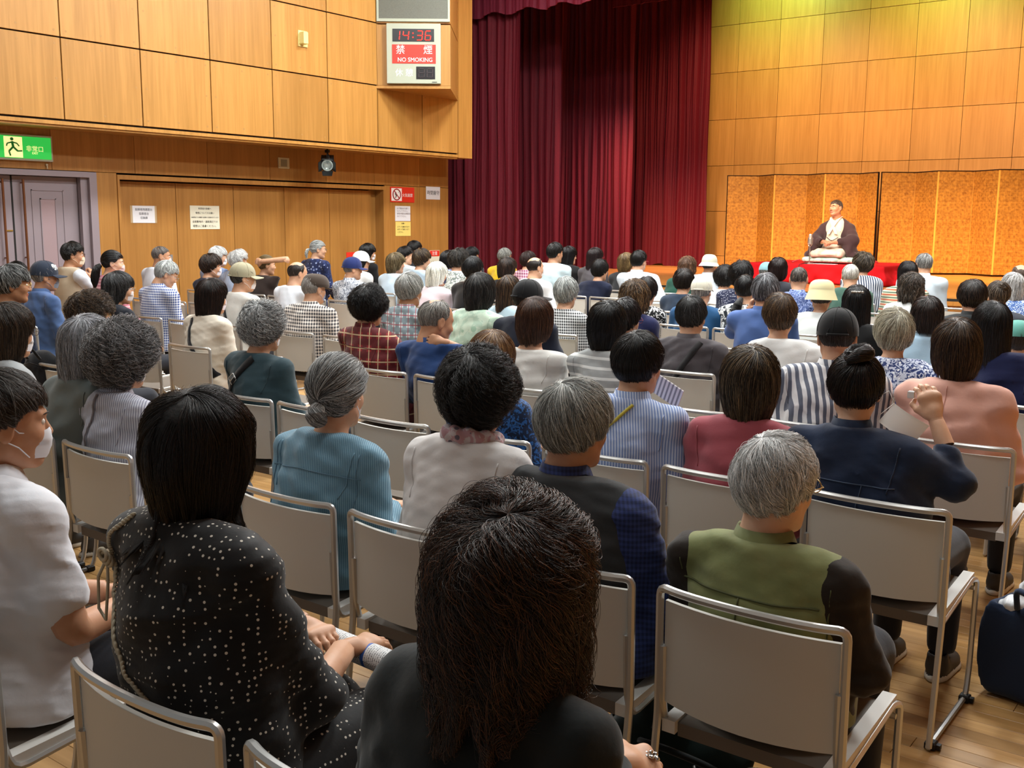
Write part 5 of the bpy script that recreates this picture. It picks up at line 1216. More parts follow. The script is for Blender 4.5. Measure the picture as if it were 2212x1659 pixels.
 ('M5', 762, 555, 6, 0, 'crew', '#6a6866', '#a8a6a2', .5, ('flor', '#b4bac4', '#5c6270', '#dcdfe4', 30.), 'grey patterned shirt and royal blue cap', dict(hat='cap', hatcol='#18265c', skin='a', collar=True, yaw=28)),
 ('M14', 945, 566, 6, 1, 'bob', '#c8cac0', '#fbfbf4', .8, P_('#e4d4dc'), 'pale pink top and dark mask with white bob', dict(mask='#3a4a6a', w=1.05, yaw=15)),
 ('M18', 1022, 554, 6, 1, 'wshort', '#0e0f12', '#3a3e44', .25, ('satin', '#16171a'), 'black ruffled top with short black hair', dict()),
 ('C14', 1517, 596, 6, 0, 'short', '#6a6868', GW, .6, P_('#1a4a74'), 'teal blue jersey and cream cap', dict(hat='cap', hatcol='#d4d0c0', mask='#e8e8ea', w=1.15, skin='a')),
 ('C16', 1398, 598, 6, 1, 'wshort', '#120d0d', '#33262a', .2, ('flor', '#121214', '#cfcfcf', '#121214', 24.), 'black blouse with white swirls', dict()),
 ('R3', 1611, 594, 6, 1, 'tied', '#0a0a0c', '#2c2e34', .2, ('flor', '#dcdfe0', '#202830', '#c8d0d8', 18.), 'black and white patterned top with low ponytail', dict(sad=dict(W=(0,-.6,.8), o=(.014,.016,.014)), tail=([(-.01,-.10,-.07),(-.03,-.13,-.12),(-.05,-.14,-.19),(-.03,-.11,-.26)], [.016,.034,.042,.014]))),
 ('R7', 1776, 606, 6, 1, 'wshort', '#2a2018', '#6a5a48', .3, P_('#dfe4e2'), 'white shirt and pale straw hat', dict(hat='straw', hatcol='#d6cda0', w=1.05)),
 ('R18', 2102, 604, 6, 1, 'wshort', '#1a120e', '#4c3a30', .3, P_('#1e2224'), 'dark top with green striped collar', dict(collar=True, sad=dict(o=(.026,.026,.026)))),
 # row 7
 ('M3', 687, 519, 7, 0, 'tied', '#7c8080', '#d0d4d2', .6, ('flor', '#141d40', '#26325c', '#8894b8', 16.), 'navy patterned shirt with grey ponytail and glasses', dict(glasses='#9a9a9a', skin='a', yaw=34, tail=([(0,-.11,.0),(0,-.14,-.01),(0,-.155,-.06),(0,-.145,-.12)], [.010,.020,.022,.008]))),
 ('M6', 781, 542, 7, 1, 'bob', '#121010', '#2c2624', .2, P_('#e4e6e6'), 'white shirt and white cap behind the royal blue cap', dict(hat='cap', hatcol='#dfe2e0', yaw=30)),
 ('M10', 856, 546, 7, 1, 'bobin', '#55472f', '#9c8c6c', .4, P_('#c4d6e4'), 'pale blue hooded top with ash brown bob', dict()),
 ('M13', 912, 537, 7, 1, 'wshort', '#2e2016', '#a08a64', .3, P_('#a8bccc'), 'light blue top with tousled brown hair', dict()),
 ('M16', 992, 538, 7, 1, 'perm', '#1c1a18', '#5c564e', .35, ('flor', '#d8dcd8', '#7c8884', '#e8ece8', 26.), 'white blouse with a grey leaf print', dict(sad=dict(o=(.026,.026,.026)))),
 ('C2', 1097, 556, 7, 1, 'bobin', '#1c1410', '#5c463a', .35, P_('#101116'), 'black jacket with thinning brown bob', dict(yaw=10, sad=dict(z=[.04,.035,.02,-.02,-.05,-.06,-.08,-.09,-.1,-.1]))),
 ('C4', 1157, 556, 7, 0, 'bald', '#241c18', '#4c4440', .3, P_('#dde2e8'), 'white shirt and mask with a bald crown in front of curtain', dict(mask='#eef0f2', skin='a', yaw=15)),
 ('C12', 1478, 580, 7, 1, 'wshort', '#181210', '#4a3c34', .3, ('denim', '#1c2a3c', '#28384c'), 'dark denim gathered top', dict(w=1.1, sad=dict(o=(.026,.026,.026)))),
 ('R1', 1602, 565, 7, 1, 'perm', '#0c0b0c', '#2c2a2c', .2, ('dots', '#131c3c', '#d4d8e4', 60., .24), 'navy top with small white dots', dict(w=1.05)),
 ('R6', 1727, 577, 7, 0, 'buzz', '#3a3430', '#7c7670', .4, ('flor', '#4a5c90', '#8c9cc8', '#28386c', 24.), 'blue floral shirt with cropped hair', dict(skin='a', collar=True)),
 ('R13', 1970, 588, 7, 1, 'wavy', '#2c241e', '#6c5e50', .4, P_('#d8dcdc'), 'white top with a green scarf collar', dict(sad=dict(z=[.03,.0,-.04,-.07,-.09,-.1,-.11,-.115,-.12,-.12]))),
 ('R19', 2158, 607, 7, 1, 'tied', '#3a3028', '#8c7c6c', .4, P_('#3c4048'), 'dark top with pinned up curly hair', dict(sad=dict(W=(0,-.3,.9), o=(.016,.016,.014), curl=.005), tail=([(0,-.08,.05),(.02,-.11,.075),(-.01,-.10,.10),(0,-.06,.09)], [.02,.034,.03,.01], 'hair_bun'))),
 # row 8
 ('M7', 795, 526, 8, 1, 'bob', '#0d0c0d', '#2c2a2c', .2, P_('#0f1012'), 'black top with long dark bob against the partition', dict(mask='#e8e8ec', yaw=32)),
 ('M11', 876, 532, 8, 0, 'short', '#120f10', '#2c2424', .2, P_('#b4bcc0'), 'grey hooded top with short dark hair', dict(skin='c', yaw=32, sad=dict(o=(.018,.018,.024)))),
 ('M15', 970, 541, 8, 1, 'bob', '#101012', '#2c2c30', .2, ('flor', '#4464a0', '#a4b8dc', '#2c4478', 20.), 'blue floral top with dark hair', dict()),
 ('C5', 1200, 524, 8, 0, 'short', '#100f0f', '#3c3836', .2, P_('#c4dae2'), 'pale blue T-shirt, the tall one near the curtain', dict(skin='b', w=1.25, sleeve='short', sad=dict(o=(.014,.014,.022)))),
 ('C8', 1297, 560, 8, 1, 'wshort', '#0e0c0d', '#2c2626', .2, P_('#0f1730'), 'navy top with neat short black hair', dict()),
 ('C9', 1381, 541, 8, 0, 'short', '#0c0b0b', '#2c2a2a', .15, P_('#cdd9e4'), 'pale blue shirt and red framed glasses', dict(mask='#e4e6ea', glasses='#a02438', collar=True, w=1.2, skin='a')),
 ('R2', 1567, 573, 8, 1, 'perm', '#0f0e0f', '#3a3638', .3, P_('#dfe4e6'), 'white top with fluffy black hair', dict()),
 ('R5', 1682, 556, 8, 1, 'bobin', '#1a0f0e', '#3c2826', .3, P_('#2a2c34'), 'charcoal top with round dark brown bob', dict()),
 ('R8', 1838, 571, 8, 0, 'crew', '#a8a49c', '#ecebe4', .8, P_('#3c5c50'), 'dark green top with white collar', dict(skin='a')),
 ('R11', 1962, 564, 8, 1, 'long', '#0c0b0d', '#2c2a30', .2, ('strH3', '#b8b49c', '#b45c40', '#3c5c4c', .05), 'striped rust and green top with long black hair', dict()),
 ('R20', 2189, 589, 8, 1, 'medium', '#7c7c7a', '#d8d8d8', .7, ('flor', '#4c70b4', '#c4d4ec', '#3c5ca0', 34.), 'blue and white speckled top at right edge', dict(sad=dict(z=[.03,.0,-.04,-.08,-.10,-.11,-.12,-.125,-.13,-.13]))),
 # row 9
 ('M12', 896, 520, 9, 0, 'longish', '#100f10', '#3a3636', .2, P_('#2a2c30'), 'dark top, farthest head before the wooden wall', dict(skin='c', yaw=40)),
 ('M17', 1020, 533, 9, 0, 'longish', '#0f1013', '#2c3034', .2, P_('#2c3038'), 'dark clothes, farthest head before the curtain', dict()),
 ('C1', 1091, 536, 9, 0, 'short', '#5c5c58', '#b4b4ac', .5, P_('#d8b020'), 'bright yellow top', dict(skin='b', yaw=15)),
 ('C3', 1142, 543, 9, 1, 'wshort', '#20130f', '#4c3028', .3, ('ging', '#d8b4c0', '#7c3c5c', .04), 'pink checked blouse with tied brown hair', dict()),
 ('C6', 1230, 532, 9, 1, 'long', '#0c0a0c', '#2c2628', .2, P_('#141416'), 'black dress with long black hair by the curtain', dict(yaw=30, skin='c')),
 ('C7', 1287, 535, 9, 1, 'long', '#1c1214', '#3a2a2a', .3, P_('#4c484c'), 'grey top with long dark brown hair', dict(glasses='#7a3040')),
 ('C10', 1354, 546, 9, 1, 'bobin', '#5a452c', '#9c8458', .4, P_('#26282c'), 'charcoal top with light brown bob', dict()),
 ('C11', 1486, 554, 9, 1, 'wavy', '#4c3424', '#8c6448', .4, P_('#1c4a3c'), 'dark green top with frizzy brown hair', dict()),
 ('C13', 1534, 548, 9, 0, 'short', '#14110f', '#3a3632', .1, P_('#d4e0ec'), 'pale blue shirt and white cap with black spots', dict(hat='bucket', hatcol='#c8c8b4', collar=True)),
 ('R5b', 1657, 565, 9, 1, 'short', '#5a5a58', GW, .3, P_('#5c7c88'), 'blue grey top and knitted light blue hat', dict(hat='beanie', hatcol='#7ca4ac')),
 ('R9', 1866, 545, 9, 1, 'perm', '#2c241c', '#8c7c64', .4, ('strV', '#d4d8e0', '#28344c', .03, .5), 'navy and white striped top with brown perm', dict(w=1.1, sad=dict(o=(.03,.03,.03)))),
 ('R12', 1997, 547, 9, 0, 'thin', '#6a6a68', '#c4c4c0', .5, P_('#c4d2dc'), 'pale blue shirt with thinning grey crown', dict(skin='a', collar=True, w=1.15)),
 ('R21', 2205, 572, 9, 0, 'bald', '#5a4a40', '#8c8078', .3, P_('#5c5c60'), 'grey top with bald head at the far right edge', dict(skin='a')),
]
EMPTY = {1: [-3.10, -5.3], 2: [-3.19, -3.72], 3: [-2.28, -6.75, -5.4], 4: [-7.75, -5.7, -2.42], 5: [-9.6, -5.6, -3.55], 6: [-8.85, -9.5, -5.3, -1.3], 7: [-10.9, -5.4, -3.05, -1.4], 8: [-6.95+.35, -5.3, -2.75], 9: [-10.2, -5.3, -2.9]}
ONLY = globals().get('ONLY')
seats = {}
for r_i in range(10):
    items = []
    for a in AUD:
        if a[3] == r_i: items.append([at_y(a[1], a[2], ROW[r_i]+.22)[0], a[0]])
    fixed = {'L18': -2.47, 'L19': -1.665, 'R28': -1.12, 'L10': -4.75, 'L11': -4.2, 'L12': -3.65, 'M22': -2.56, 'M24': -2.02, 'C26': -1.485, 'R27': -.94, 'R25': -1.02, 'R24': -1.555, 'C23': -2.09, 'M23': -2.63, 'M21': -4.2, 'R23': -1.06, 'R16': -1.67, 'M20': -3.79, 'M8': -4.32, 'L17': -6.16, 'C24': -2.9, 'L9': -6.0}
    for it in items: it[0] = fixed.get(it[1], max(it[0], -10.95))
    for x in EMPTY.get(r_i, []): items.append([x, None])
    items.sort(key=lambda q: q[0])
    for _ in range(200):
        for i in range(len(items)-1):
            g = items[i+1][0]-items[i][0]
            if g < .515:
                d = (.515-g)/2; wa = 0 if items[i][1] in fixed else 1; wb = 0 if items[i+1][1] in fixed else 1
                if wa+wb: items[i][0] -= 2*d*wa/(wa+wb); items[i+1][0] += 2*d*wb/(wa+wb)
    for x, n_ in items: seats[n_ or ('E', r_i, round(x, 2))] = (float(x), ROW[r_i])
REC = {}
ordn = ('front-most', 'second', 'third', 'fourth', 'fifth', 'sixth', 'seventh', 'eighth', 'ninth', 'tenth')
ARMS = {
 'L19': {'R': ((.095, .33, .66), (-.015, .52, .665), (.12, 1, -.02), (0, 0, 1), .45), 'L': ((-.32, .26, .72), (-.20, .56, .675), (1, -.18, -.02), (0, 0, 1), .40)},
 'R28': {'R': ((.40, .16, .72), (.27, .36, .735), (.3, .8, -.25), (.5, -.3, 1), .9)},
 'R25': {'R': ((.19, .26, .80), (.085, .33, .99), (-.35, .1, .9), (.5, -.8, .2), .6)},
 'M20': {'R': ((.06, .24, .86), (-.115, .115, .955), (-1, -.10, .02), (0, -1, .25), .25)},
 'L4': {'R': ((.16, .42, .84), (.10, .36, 1.03), (-.35, .1, .9), (.6, .3, 0), 1.0)},
 'R4': {'L': ((-.28, .30, .86), (-.14, .26, 1.00), (.2, .1, .9), (-.8, -.4, 0), 1.0)},
 'M1': {'R': ((.33, .26, 1.19), (.07, .10, 1.16), (-1, -.1, .0), (0, -1, .2), .3)},
}
for (pid, u, vt, r_i, fem, sty, h1, h2, fr_, cl, ds, kw) in AUD:
    if ONLY and pid not in ONLY: continue
    sx_, ry = seats[pid]; kw = dict(kw)
    if pid in ARMS: kw['arms'] = ARMS[pid]
    REC[pid] = person(pid, u, vt, ry, sx_, bool(fem), sty, h1, h2, fr_, cl, ds, **kw)
for key, (x, y) in seats.items():
    if isinstance(key, tuple):
        nb = sorted([(abs(seats[a[0]][0]-x), a) for a in AUD if a[3] == key[1]], key=lambda q: q[0])[0]; sd = 'left' if x < seats[nb[1][0]][0] else 'right'
        lab = 'empty grey chair %s of the person in ' % sd+' '.join(nb[1][10].split()[:8]).rstrip(',')
    else: lab = 'pale grey chair holding the person in '+' '.join([a[10] for a in AUD if a[0] == key][0].split()[:9]).rstrip(',')
    chair(x, y, lab, y > 5)
# ------------------------------------------------------------------ small things and details
def loc_of(pid, p): s = seats[pid]; return np.array([p[0]-s[0], p[1]-s[1], p[2]])
def seam(pid, pts, mat, name='seam', r=.0016, n=24, parent=None, ret=False):
    f = REC[pid]['f']; t = np.linspace(0, len(pts)-1, n); P = []
    for q in t:
        x = np.interp(q, range(len(pts)), [p[0] for p in pts]); z = np.interp(q, range(len(pts)), [p[1] for p in pts]); y = surf_y(f, x, z)
        if y is not None: P.append((x, y-.0018, z))
    if ret: return P
    if len(P) > 3: mb = MB(); mb.tube(P, r, 5); return mb.build(name, mat, parent or REC[pid]['root'], True)
if not ONLY:
    # polka dot dress: cord strap, rolled paper
    MROPE = plain('cord_cream', '#b8ae98', .8); R0 = REC['L19']; N = R0['N']
    pts = [(N[0]-.09, N[2]+.01), (N[0]-.15, N[2]-.04), (N[0]-.155, N[2]-.09), (N[0]-.12, N[2]-.16), (N[0]-.03, N[2]-.26), (N[0]+.05, N[2]-.31), (N[0]+.10, N[2]-.325)]
    P = seam('L19', pts, None, ret=True, n=44)
    if P and len(P) > 5:
        P = [np.array(p)-[0, .004, 0] for p in P]; mb = MB()
        for s in range(2):
            Q = [p+.0032*np.array([math.cos(i*1.6+PI*s), 0, math.sin(i*1.6+PI*s)]) for i, p in enumerate([P[0]+(P[-1]-P[0])*0]+P)]
            PP = [];
            for i in range(len(P)-1):
                for k in range(5): t = i+k/5; a = P[i]*(1-k/5)+P[i+1]*k/5; PP.append(a+.0026*np.array([math.cos(t*4+PI*s), .3, math.sin(t*4+PI*s)]))
            mb.tube(PP, .0034, 6)
        st_ = mb.build('cord_strap', MROPE, R0['root'], True)
        kx = P[14]; mb = MB()
        for k in range(3): mb.tube([kx+[.014*math.cos(a), -.008-.006*k, .012*math.sin(a)+.008*(k-1)] for a in np.linspace(0, 2*PI, 12, endpoint=False)], .0045, 6, closed=True)
        mb.tube([kx+[-.005, -.012, -.01], kx+[-.035, -.012, -.05], kx+[-.04, -.012, -.12], kx+[-.015, -.012, -.14], kx+[.0, -.012, -.06], kx+[0, -.01, -.01]], .0036, 6); mb.build('knot', MROPE, st_, True)
    a, b = np.array([-1.84, 1.66, .635]), np.array([-1.50, 1.615, .65])
    rl = empty('rolled_paper', tuple((a+b)/2), label='rolled white printed paper held on the lap of the dotted dress', cat='paper')
    ax = (b-a)/np.linalg.norm(b-a); u_ = np.cross(ax, (0, 0, 1)); u_ /= np.linalg.norm(u_); v_ = np.cross(u_, ax)
    n = 60; L = np.linalg.norm(b-a)/2; Pg = np.zeros((n, 2, 3))
    for i in range(n):
        t = i/(n-1)*2*PI*2.3; r_ = .031-.0016*t/6.28*1.2
        for j, s in enumerate((-1, 1)): Pg[i, j] = ax*L*s+r_*(u_*math.cos(t)+v_*math.sin(t))
    nt = NT('printed_paper'); sp = nt.n('SeparateXYZ', i0=nt.obj()); x, y, z = sp.outputs
    ln_ = nt.math('LESS_THAN', nt.math('FRACT', nt.math('MULTIPLY', x, 140.)), .45); no = nt.n('TexNoise'); nt.t.links.new(nt.obj(), no.inputs['Vector']); no.inputs['Scale'].default_value = 420
    tx = nt.math('MULTIPLY', ln_, nt.math('GREATER_THAN', no.outputs[0], .5)); band = nt.math('LESS_THAN', nt.math('ABSOLUTE', nt.math('ADD', x, -.025)), .006)
    cc = nt.mix(tx, lin('#d8dadc'), lin('#50545c')); cc = nt.mix(band, cc, lin('#2c5cb4')); end_ = nt.math('GREATER_THAN', x, .135)
    v2 = nt.n('TexVoronoi'); nt.t.links.new(nt.obj(), v2.inputs['Vector']); v2.inputs['Scale'].default_value = 110
    cc = nt.mix(end_, cc, nt.mix(nt.math('GREATER_THAN', v2.outputs[0], .4), lin('#e0b020'), lin('#e8e4dc'))); cc = nt.mix(nt.math('GREATER_THAN', x, .166), cc, lin('#2c6cb0')); nt.base(cc, .6)
    mb = MB(); mb.grid(Pg); mb.build('sheet', nt.m, rl, True)
    # ring, scarf, hanging mask, hair clips, buckle, lettering
    r28 = REC['R28']; wr = np.array(ARMS['R28']['R'][1]); d = np.array(ARMS['R28']['R'][2]); d = d/np.linalg.norm(d); c_ = wr+d*.085+np.array([.0, -.0, .018]); mb = MB()
    for k in range(6): a = k*PI/3; mb.ball(c_+[.010*math.cos(a), .008*math.sin(a), .002*(k % 2)], (.0065, .004, .0035), 5)
    mb.ball(c_+[0, 0, .005], .005, 5); mb.ball(c_+[.016, -.004, 0], .0045, 4); mb.ball(c_+[-.017, .004, 0], .0045, 4); mb.build('ring', plain('silver', '#c8c8c8', .18, 1.), r28['root'], True)
    m24 = REC['M24']; N = m24['N']
    f = lambda X, Y, Z: np.sqrt((np.sqrt(((X-N[0])/1.0)**2+((Y-N[1]-.012)/1.0)**2)-.072)**2+((Z-N[2]-.018+.25*(Y-N[1]))/1.15)**2)-.024+.004*np.sin(np.arctan2(Y-N[1], X-N[0])*9+Z*90)
    V, F = snet(f, N-[.12, .12, .07], N+[.12, .14, .09], .005); mesh('scarf', V, F, fab(('flor', '#c8bcc0', '#b89098', '#6c6474', 26.)), m24['root'])
    r25 = REC['R25']; q = loc_of('R25', at_y(1952, 915, 3.52)); mb = MB(); Pm = np.zeros((12, 9, 3)); dx = np.array([.055, .015, -.034]); dz = np.array([.018, .022, .030])
    for i in range(12):
        for j in range(9): s, t = -1+2*i/11, -1+2*j/8; Pm[i, j] = q+dx*s+dz*t+np.array([0, -.012*(1-s*s)+.0015*(j % 2), 0])
    mb.grid(Pm); mb.grid((Pm+[0, .002, 0])[:, ::-1]); hm = mb.build('face_mask', plain('mask_paper', '#f2f0ee', .8), r25['root'], True)
    mb = MB(); mb.tube([Pm[0, 0], Pm[0, 4]+[-.02, 0, -.01], Pm[0, 8]], .0014, 5); mb.tube([Pm[0, 8], Pm[0, 8]+[-.02, .0, .04], r25['hc']+[.075, -.02, -.02]], .0014, 5); mb.build('ear_loop', plain('mask_paper', ''), hm, True)
    qw = np.array(ARMS['R25']['R'][1])+np.array([-.088, .004, .082]); mb = MB(); mb.box(tuple(qw-[.012, .008, .014]), tuple(qw+[.010, .006, .012]), bev=.003); tq = mb.build('tissue', plain('tissue_white', '#e8e8e8', .9), None, label='small white tissue pinched in the raised hand of denim jacket', cat='tissue'); tq.location = (seats['R25'][0], seats['R25'][1], 0)
    def clip_on(pid, off, mat, sx=.04):
        R_ = REC[pid]; c = np.array(off) @ R_['Rm'].T+R_['hc']; mb = MB(); mb.box((-sx, -.006, -.008), (sx, .006, .008), bev=.003)
        for k in range(5): mb.ball((-sx*.8+k*sx*.4, -.007, 0), (.006, .004, .006), 4)
        mb.xf(R_['Rm'] @ np.array(Matrix.Rotation(-.45, 3, 'X')), c); mb.build('hair_clip', mat, R_['root'], True)
    clip_on('R10', (0, -.108, .085), plain('clip_silver', '#9a948c', .3, .7)); clip_on('R25', (0, -.085, .128), plain('clip_black', '#1a181a', .25))
    tuft('hair_bun', [np.array(q) @ r25['Rm']. T+r25['hc'] for q in ((-.03, -.09, .10), (.0, -.10, .125), (.035, -.085, .13), (.02, -.06, .14), (-.025, -.06, .135), (-.03, -.09, .11))], [.015, .022, .024, .022, .018, .012], 900, .0007, '#120c0c', '#4a2c24', .35, r25['root'], 77, .006)
    m21 = REC['M21']; N = m21['N']; f21 = m21['f']
    bs = bezband([(N[0]+.06, N[2]+.0), (N[0]-.02, N[2]-.10), (N[0]-.12, N[2]-.23), (N[0]-.19, N[2]-.33)], f21, .042, fab(('plain', '#141214')), m21['root'], 'bag_strap')
    y = surf_y(f21, N[0]-.03, N[2]-.11)
    if y is not None: mb = MB(); mb.tube(arc_path([(-.024, 0, -.02), (.024, 0, -.02), (.024, 0, .02), (-.024, 0, .02), (-.024, 0, -.019)], .006, 2), .003, 6); mb.tube([(-.024, -.002, 0), (.024, -.002, 0)], .003, 5); mb.xf(Matrix.Rotation(-.7, 3, 'Y'), (N[0]-.03, y-.010, N[2]-.11)); mb.build('buckle', MSTEEL, bs or m21['root'], True)
    c23 = REC['C23']; N = c23['N']; bezband([(N[0]+.055, N[2]-.0), (N[0]+.0, N[2]-.06), (N[0]-.08, N[2]-.14), (N[0]-.15, N[2]-.20)], c23['f'], .012, plain('strap_yellow', '#b8a838', .6), c23['root'], 'bag_strap')
    # vest and jacket seams
    MO = plain('seam_olive', '#4a4e2c', .8); N = REC['R27']['N']
    seam('R27', [(N[0]-.18, N[2]-.105), (N[0], N[2]-.100), (N[0]+.18, N[2]-.105)], MO, r=.0028); seam('R27', [(N[0], N[2]-.102), (N[0], N[2]-.36)], MO, r=.0022)
    for s in (-1, 1): seam('R27', [(N[0]*.9+.195*s, N[2]-.055), (N[0]*.8+.188*s, N[2]-.16), (N[0]*.8+.185*s, N[2]-.28)], MO, r=.0022)
    MD = plain('seam_denim', '#3c4c64', .8); N = REC['R25']['N']
    seam('R25', [(N[0]-.19, N[2]-.155), (N[0], N[2]-.15), (N[0]+.19, N[2]-.155)], MD, r=.0022)
    for s in (-.09, .09): seam('R25', [(N[0]+s, N[2]-.155), (N[0]+s*.75, N[2]-.33)], MD, r=.002)
    N = REC['M22']['N']; ML = plain('seam_chambray', '#5c7c90', .8); seam('M22', [(N[0]-.20, N[2]-.11), (N[0], N[2]-.085), (N[0]+.20, N[2]-.11)], ML, r=.0016)
    for s in (-1, 1): seam('M22', [(N[0]+.19*s, N[2]-.03), (N[0]+.185*s, N[2]-.18), (N[0]+.17*s, N[2]-.30)], ML, r=.0016)
    N = REC['R23']['N']; seam('R23', [(N[0], N[2]-.0), (N[0], N[2]-.36)], plain('seam_pink', '#c08c80', .8), r=.0016)
    N = REC['M8']['N']; seam('M8', [(N[0]-.17, N[2]-.10), (N[0], N[2]-.09), (N[0]+.17, N[2]-.10)], plain('seam_red', '#4c1418', .8), r=.0016)
    for pid, R_ in REC.items():
        a = [q for q in AUD if q[0] == pid][0]
        if a[11].get('lod', 2) > 1 or 'shirt2' in a[11] or pid in ('L17', 'L18', 'L19', 'R28', 'R23'): continue
        N, S, sw = R_['N'], R_['S'], R_['sw']; cl_ = fab(a[9])
        for s in (-1, 1): seam(pid, [(N[0]*.9+s*(sw-.006), S+.015), (N[0]*.9+s*(sw-.012), S-.06), (N[0]*.85+s*(sw-.028), S-.13)], cl_, 'sleeve_seam', .0022, 14)
    # white characters on the navy cap
    R_ = REC['L3'];
    mb = MB()
    for (a0, a1, t0, t1) in ((30, 38, .75, 1.02), (42, 50, .72, 1.0), (43, 52, 1.03, 1.13), (40, 50, 1.16, 1.25), (54, 58, .78, .98), (61, 65, .82, 1.2), (61, 76, .80, .90), (72, 76, .82, 1.12), (32, 38, 1.05, 1.1)):
        V = []
        for o_ in (1.0, 1.035):
            for (aa, tt) in ((a0, t0), (a1, t0), (a1, t1), (a0, t1)):
                a_ = math.radians(aa); s_ = math.sin(tt)**.85; V.append((o_*math.cos(a_)*.0925*s_, -.012+o_*math.sin(a_)*.1125*s_, .030+o_*.108*math.cos(tt)))
        mb.add(V, [(0, 1, 2, 3), (7, 6, 5, 4), (0, 4, 5, 1), (1, 5, 6, 2), (2, 6, 7, 3), (3, 7, 4, 0)])
    mb.V = [tuple(v) for v in np.array(mb.V) @ R_['Rm'].T+R_['hc']]; mb.build('cap_print', plain('cap_print', '#d8dce0', .7), R_['root'], kind='stuff')
    # blue tote bag with its contents
    tb = empty('tote_bag', (-.575, 3.86, 0), math.radians(-12), label='navy blue cloth tote bag standing on the floor beside chair', cat='bag')
    def bag(X, Y, Z):
        e = np.maximum(np.abs(X)-.165-.03*np.sin(Z*9), np.abs(Y)-.095-.02*np.sin(Z*7+1)); d = smax(e, Z-.37-.03*np.sin(X*14), .03); d = smax(d, -Z+.002, .05)
        d = d+.006*wn(X, Y, Z, 21, (14, 14, 10)); inner = np.maximum(np.maximum(np.abs(X)-.15, np.abs(Y)-.085), .12-Z); return np.maximum(d, -inner)
    V, F = snet(bag, (-.24, -.17, 0), (.24, .17, .42), .0105); mesh('bag_body', V, F, fab(('plain', '#1c2c48')), tb)
    for s in (-1, 1): mb = MB(); mb.tube(arc_path([(-.07, s*.095, .34), (-.07, s*.12, .42), (.0, s*.15, .41), (.07, s*.11, .36), (.07, s*.095, .33)], .05, 4), .011, 6); mb.build('handle', fab(('plain', '#1c2c48')), tb, True)
    mb = MB(); mb.tube([(0, -.097, .02), (.0, -.104, .18), (0, -.10, .36)], .0015, 4); mb.build('seam', plain('seam_navy', '#101a2c', .8), tb, True)
    def place(o, dx, dy, dz): o.location = (-.575+dx, 3.86+dy, dz); return o
    V, F = snet(lambda X, Y, Z: smin(smin(ell(X, Y, Z, (-.03, 0, 0), (.075, .055, .04)), ell(X, Y, Z, (.05, 0, .05), (.05, .012, .03)), .03), ell(X, Y, Z, (-.02, .01, .06), (.03, .035, .04)), .03)+.008*wn(X, Y, Z, 4, (60, 60, 60)), (-.13, -.08, -.06), (.13, .08, .12), .006)
    place(mesh('plastic_bag', V, F, plain('plastic_white', '#dcdee2', .35), None, label='knotted white plastic bag sticking out of the navy tote', cat='bag'), -.05, -.02, .33)
    for i, (dx, dy) in enumerate(((.085, -.03), (.125, .02))):
        cn = empty('tin_can', (-.575+dx, 3.86+dy, .20), label=('cream and red printed tin at the front of the tote bag', 'second cream printed tin deeper inside the tote bag')[i], cat='can', group='tins in the tote bag')
        mb = MB(); mb.lathe([(0, 0), (.036, 0), (.036, .17), (.033, .17), (.033, .12), (0, .12)], 22); nt = NT('tin_print'); sp = nt.n('SeparateXYZ', i0=nt.obj()); zz = sp.outputs[2]
        nt.base(nt.mix(nt.math('LESS_THAN', nt.math('FRACT', nt.math('MULTIPLY', zz, 22.)), .15), lin('#d8ceb4'), lin('#8c1c20')), .35); mb.build('can_body', nt.m, cn, True)
        mb = MB(); mb.tube([(.036*math.cos(a), .036*math.sin(a), .17) for a in np.linspace(0, 2*PI, 20, endpoint=False)], .003, 6, closed=True); mb.build('rim', plain('tin_rim', '#2c2022', .3, .5), cn, True)
    # dark green backpack on the floor, with a fur-like patterned bag
    gb = empty('backpack', (-1.33, 2.60, 0), math.radians(20), label='dark green backpack lying on the floor under the olive vest chair', cat='bag')
    V, F = snet(lambda X, Y, Z: smax(ell(X, Y, Z, (0, 0, .12), (.22, .15, .16))+.008*wn(X, Y, Z, 6, (20, 20, 20)), -Z+.002, .02), (-.25, -.18, 0), (.25, .18, .30), .011); mesh('bag_body', V, F, fab(('plain', '#0f2424')), gb)
    mb = MB(); mb.tube(arc_path([(-.10, -.13, .18), (-.02, -.19, .20), (.10, -.16, .15), (.17, -.10, .08)], .06, 5), [.010]*0 or .010, 6); mb.tube([(-.06, -.12, .22), (-.05, -.14, .28), (.03, -.12, .28), (.04, -.11, .22)], .009, 6); mb.build('carry_strap', fab(('plain', '#0a1416')), gb, True)
    mb = MB(); mb.tube([(.06, -.15, .14), (.07, -.165, .10), (.065, -.165, .05)], .004, 5); mb.build('zip_pull', MSTEEL, gb, True)
    tw = empty('woven_bag', (-.98, 2.50, 0), label='black and cream woven bag on the floor under the front chairs', cat='bag')
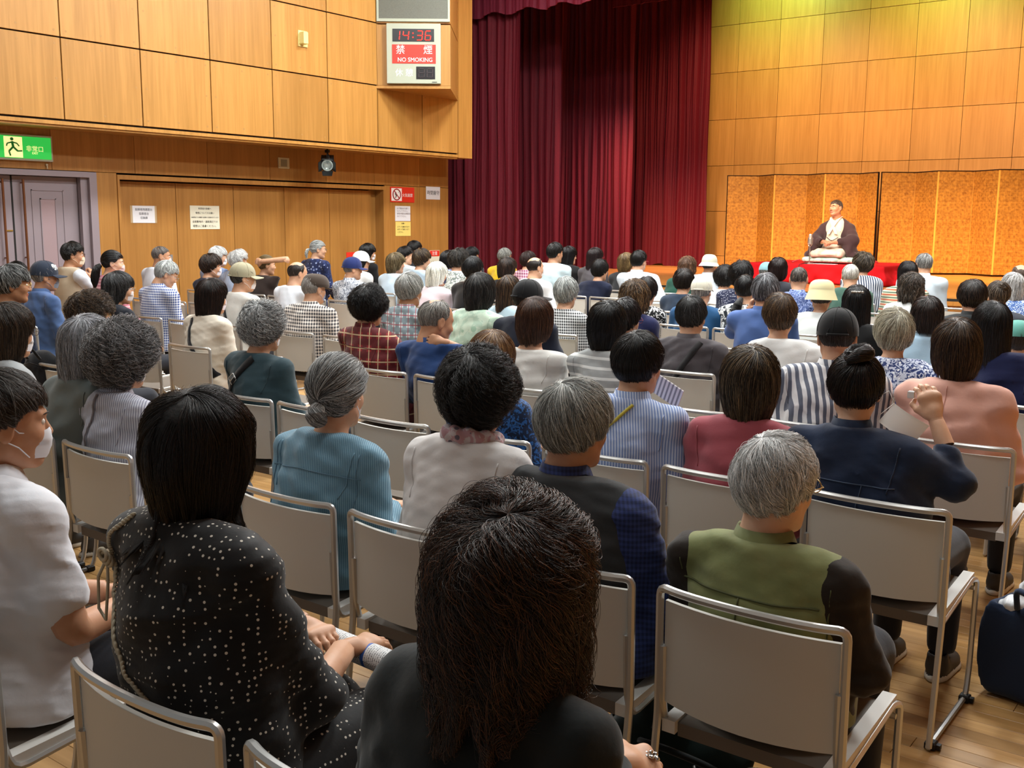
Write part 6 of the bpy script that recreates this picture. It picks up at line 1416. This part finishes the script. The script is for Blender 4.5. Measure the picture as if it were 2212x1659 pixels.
    V, F = snet(lambda X, Y, Z: smax(ell(X, Y, Z, (0, 0, .07), (.19, .11, .11))+.006*wn(X, Y, Z, 9, (26, 26, 26)), -Z+.002, .02), (-.22, -.14, 0), (.22, .14, .22), .011); mesh('bag_body', V, F, fab(('flor', '#1c1a18', '#a89c84', '#1c1a18', 60.)), tw)
    # black backpack hanging on a chair at the left
    bb = empty('backpack', (-6.13, 3.30, .46), math.radians(15), label='black backpack leaning against an empty chair at far left', cat='bag')
    V, F = snet(lambda X, Y, Z: ell(X, Y, Z, (0, 0, .19), (.15, .09, .20))+.008*wn(X, Y, Z, 8, (22, 22, 22)), (-.18, -.12, -.02), (.18, .12, .42), .012); mesh('bag_body', V, F, fab(('plain', '#16171b')), bb)
    mb = MB(); mb.tube([(-.05, -.06, .34), (-.06, -.10, .40), (.04, -.10, .40), (.05, -.06, .34)], .009, 6); mb.tube([(-.08, -.08, .30), (.0, -.095, .32), (.08, -.08, .30)], .004, 5); mb.build('carry_strap', fab(('plain', '#0c0c0f')), bb, True)
    V, F = snet(lambda X, Y, Z: smax(ell(X, Y, Z, (0, 0, .02), (.13, .09, .035))+.010*wn(X, Y, Z, 12, (45, 45, 30)), -Z, .01), (-.16, -.12, 0), (.16, .12, .07), .008)
    o = mesh('folded_cloth', V, F, fab(('satin', '#5c1c44')), None, label='crumpled purple cloth lying on an empty chair seat', cat='cloth'); o.location = (-3.20, 3.50, .453)
    # printed sheet held by the blue striped shirt
    nt = NT('striped_sheet'); sp = nt.n('SeparateXYZ', i0=nt.obj()); nt.base(nt.mix(nt.math('LESS_THAN', nt.math('FRACT', nt.math('MULTIPLY', sp.outputs[0], 55.)), .45), lin('#dcdce0'), lin('#8c8c94')), .8)
    mb = MB(); mb.box((-.09, -.003, -.055), (.09, .003, .055), bev=.001); o = mb.build('leaflet', nt.m, None, label='white leaflet with grey lines held up by the striped shirt', cat='leaflet'); p = at_y(1432, 838, 3.74); o.location = tuple(p); o.rotation_euler = (.5, .5, .1)
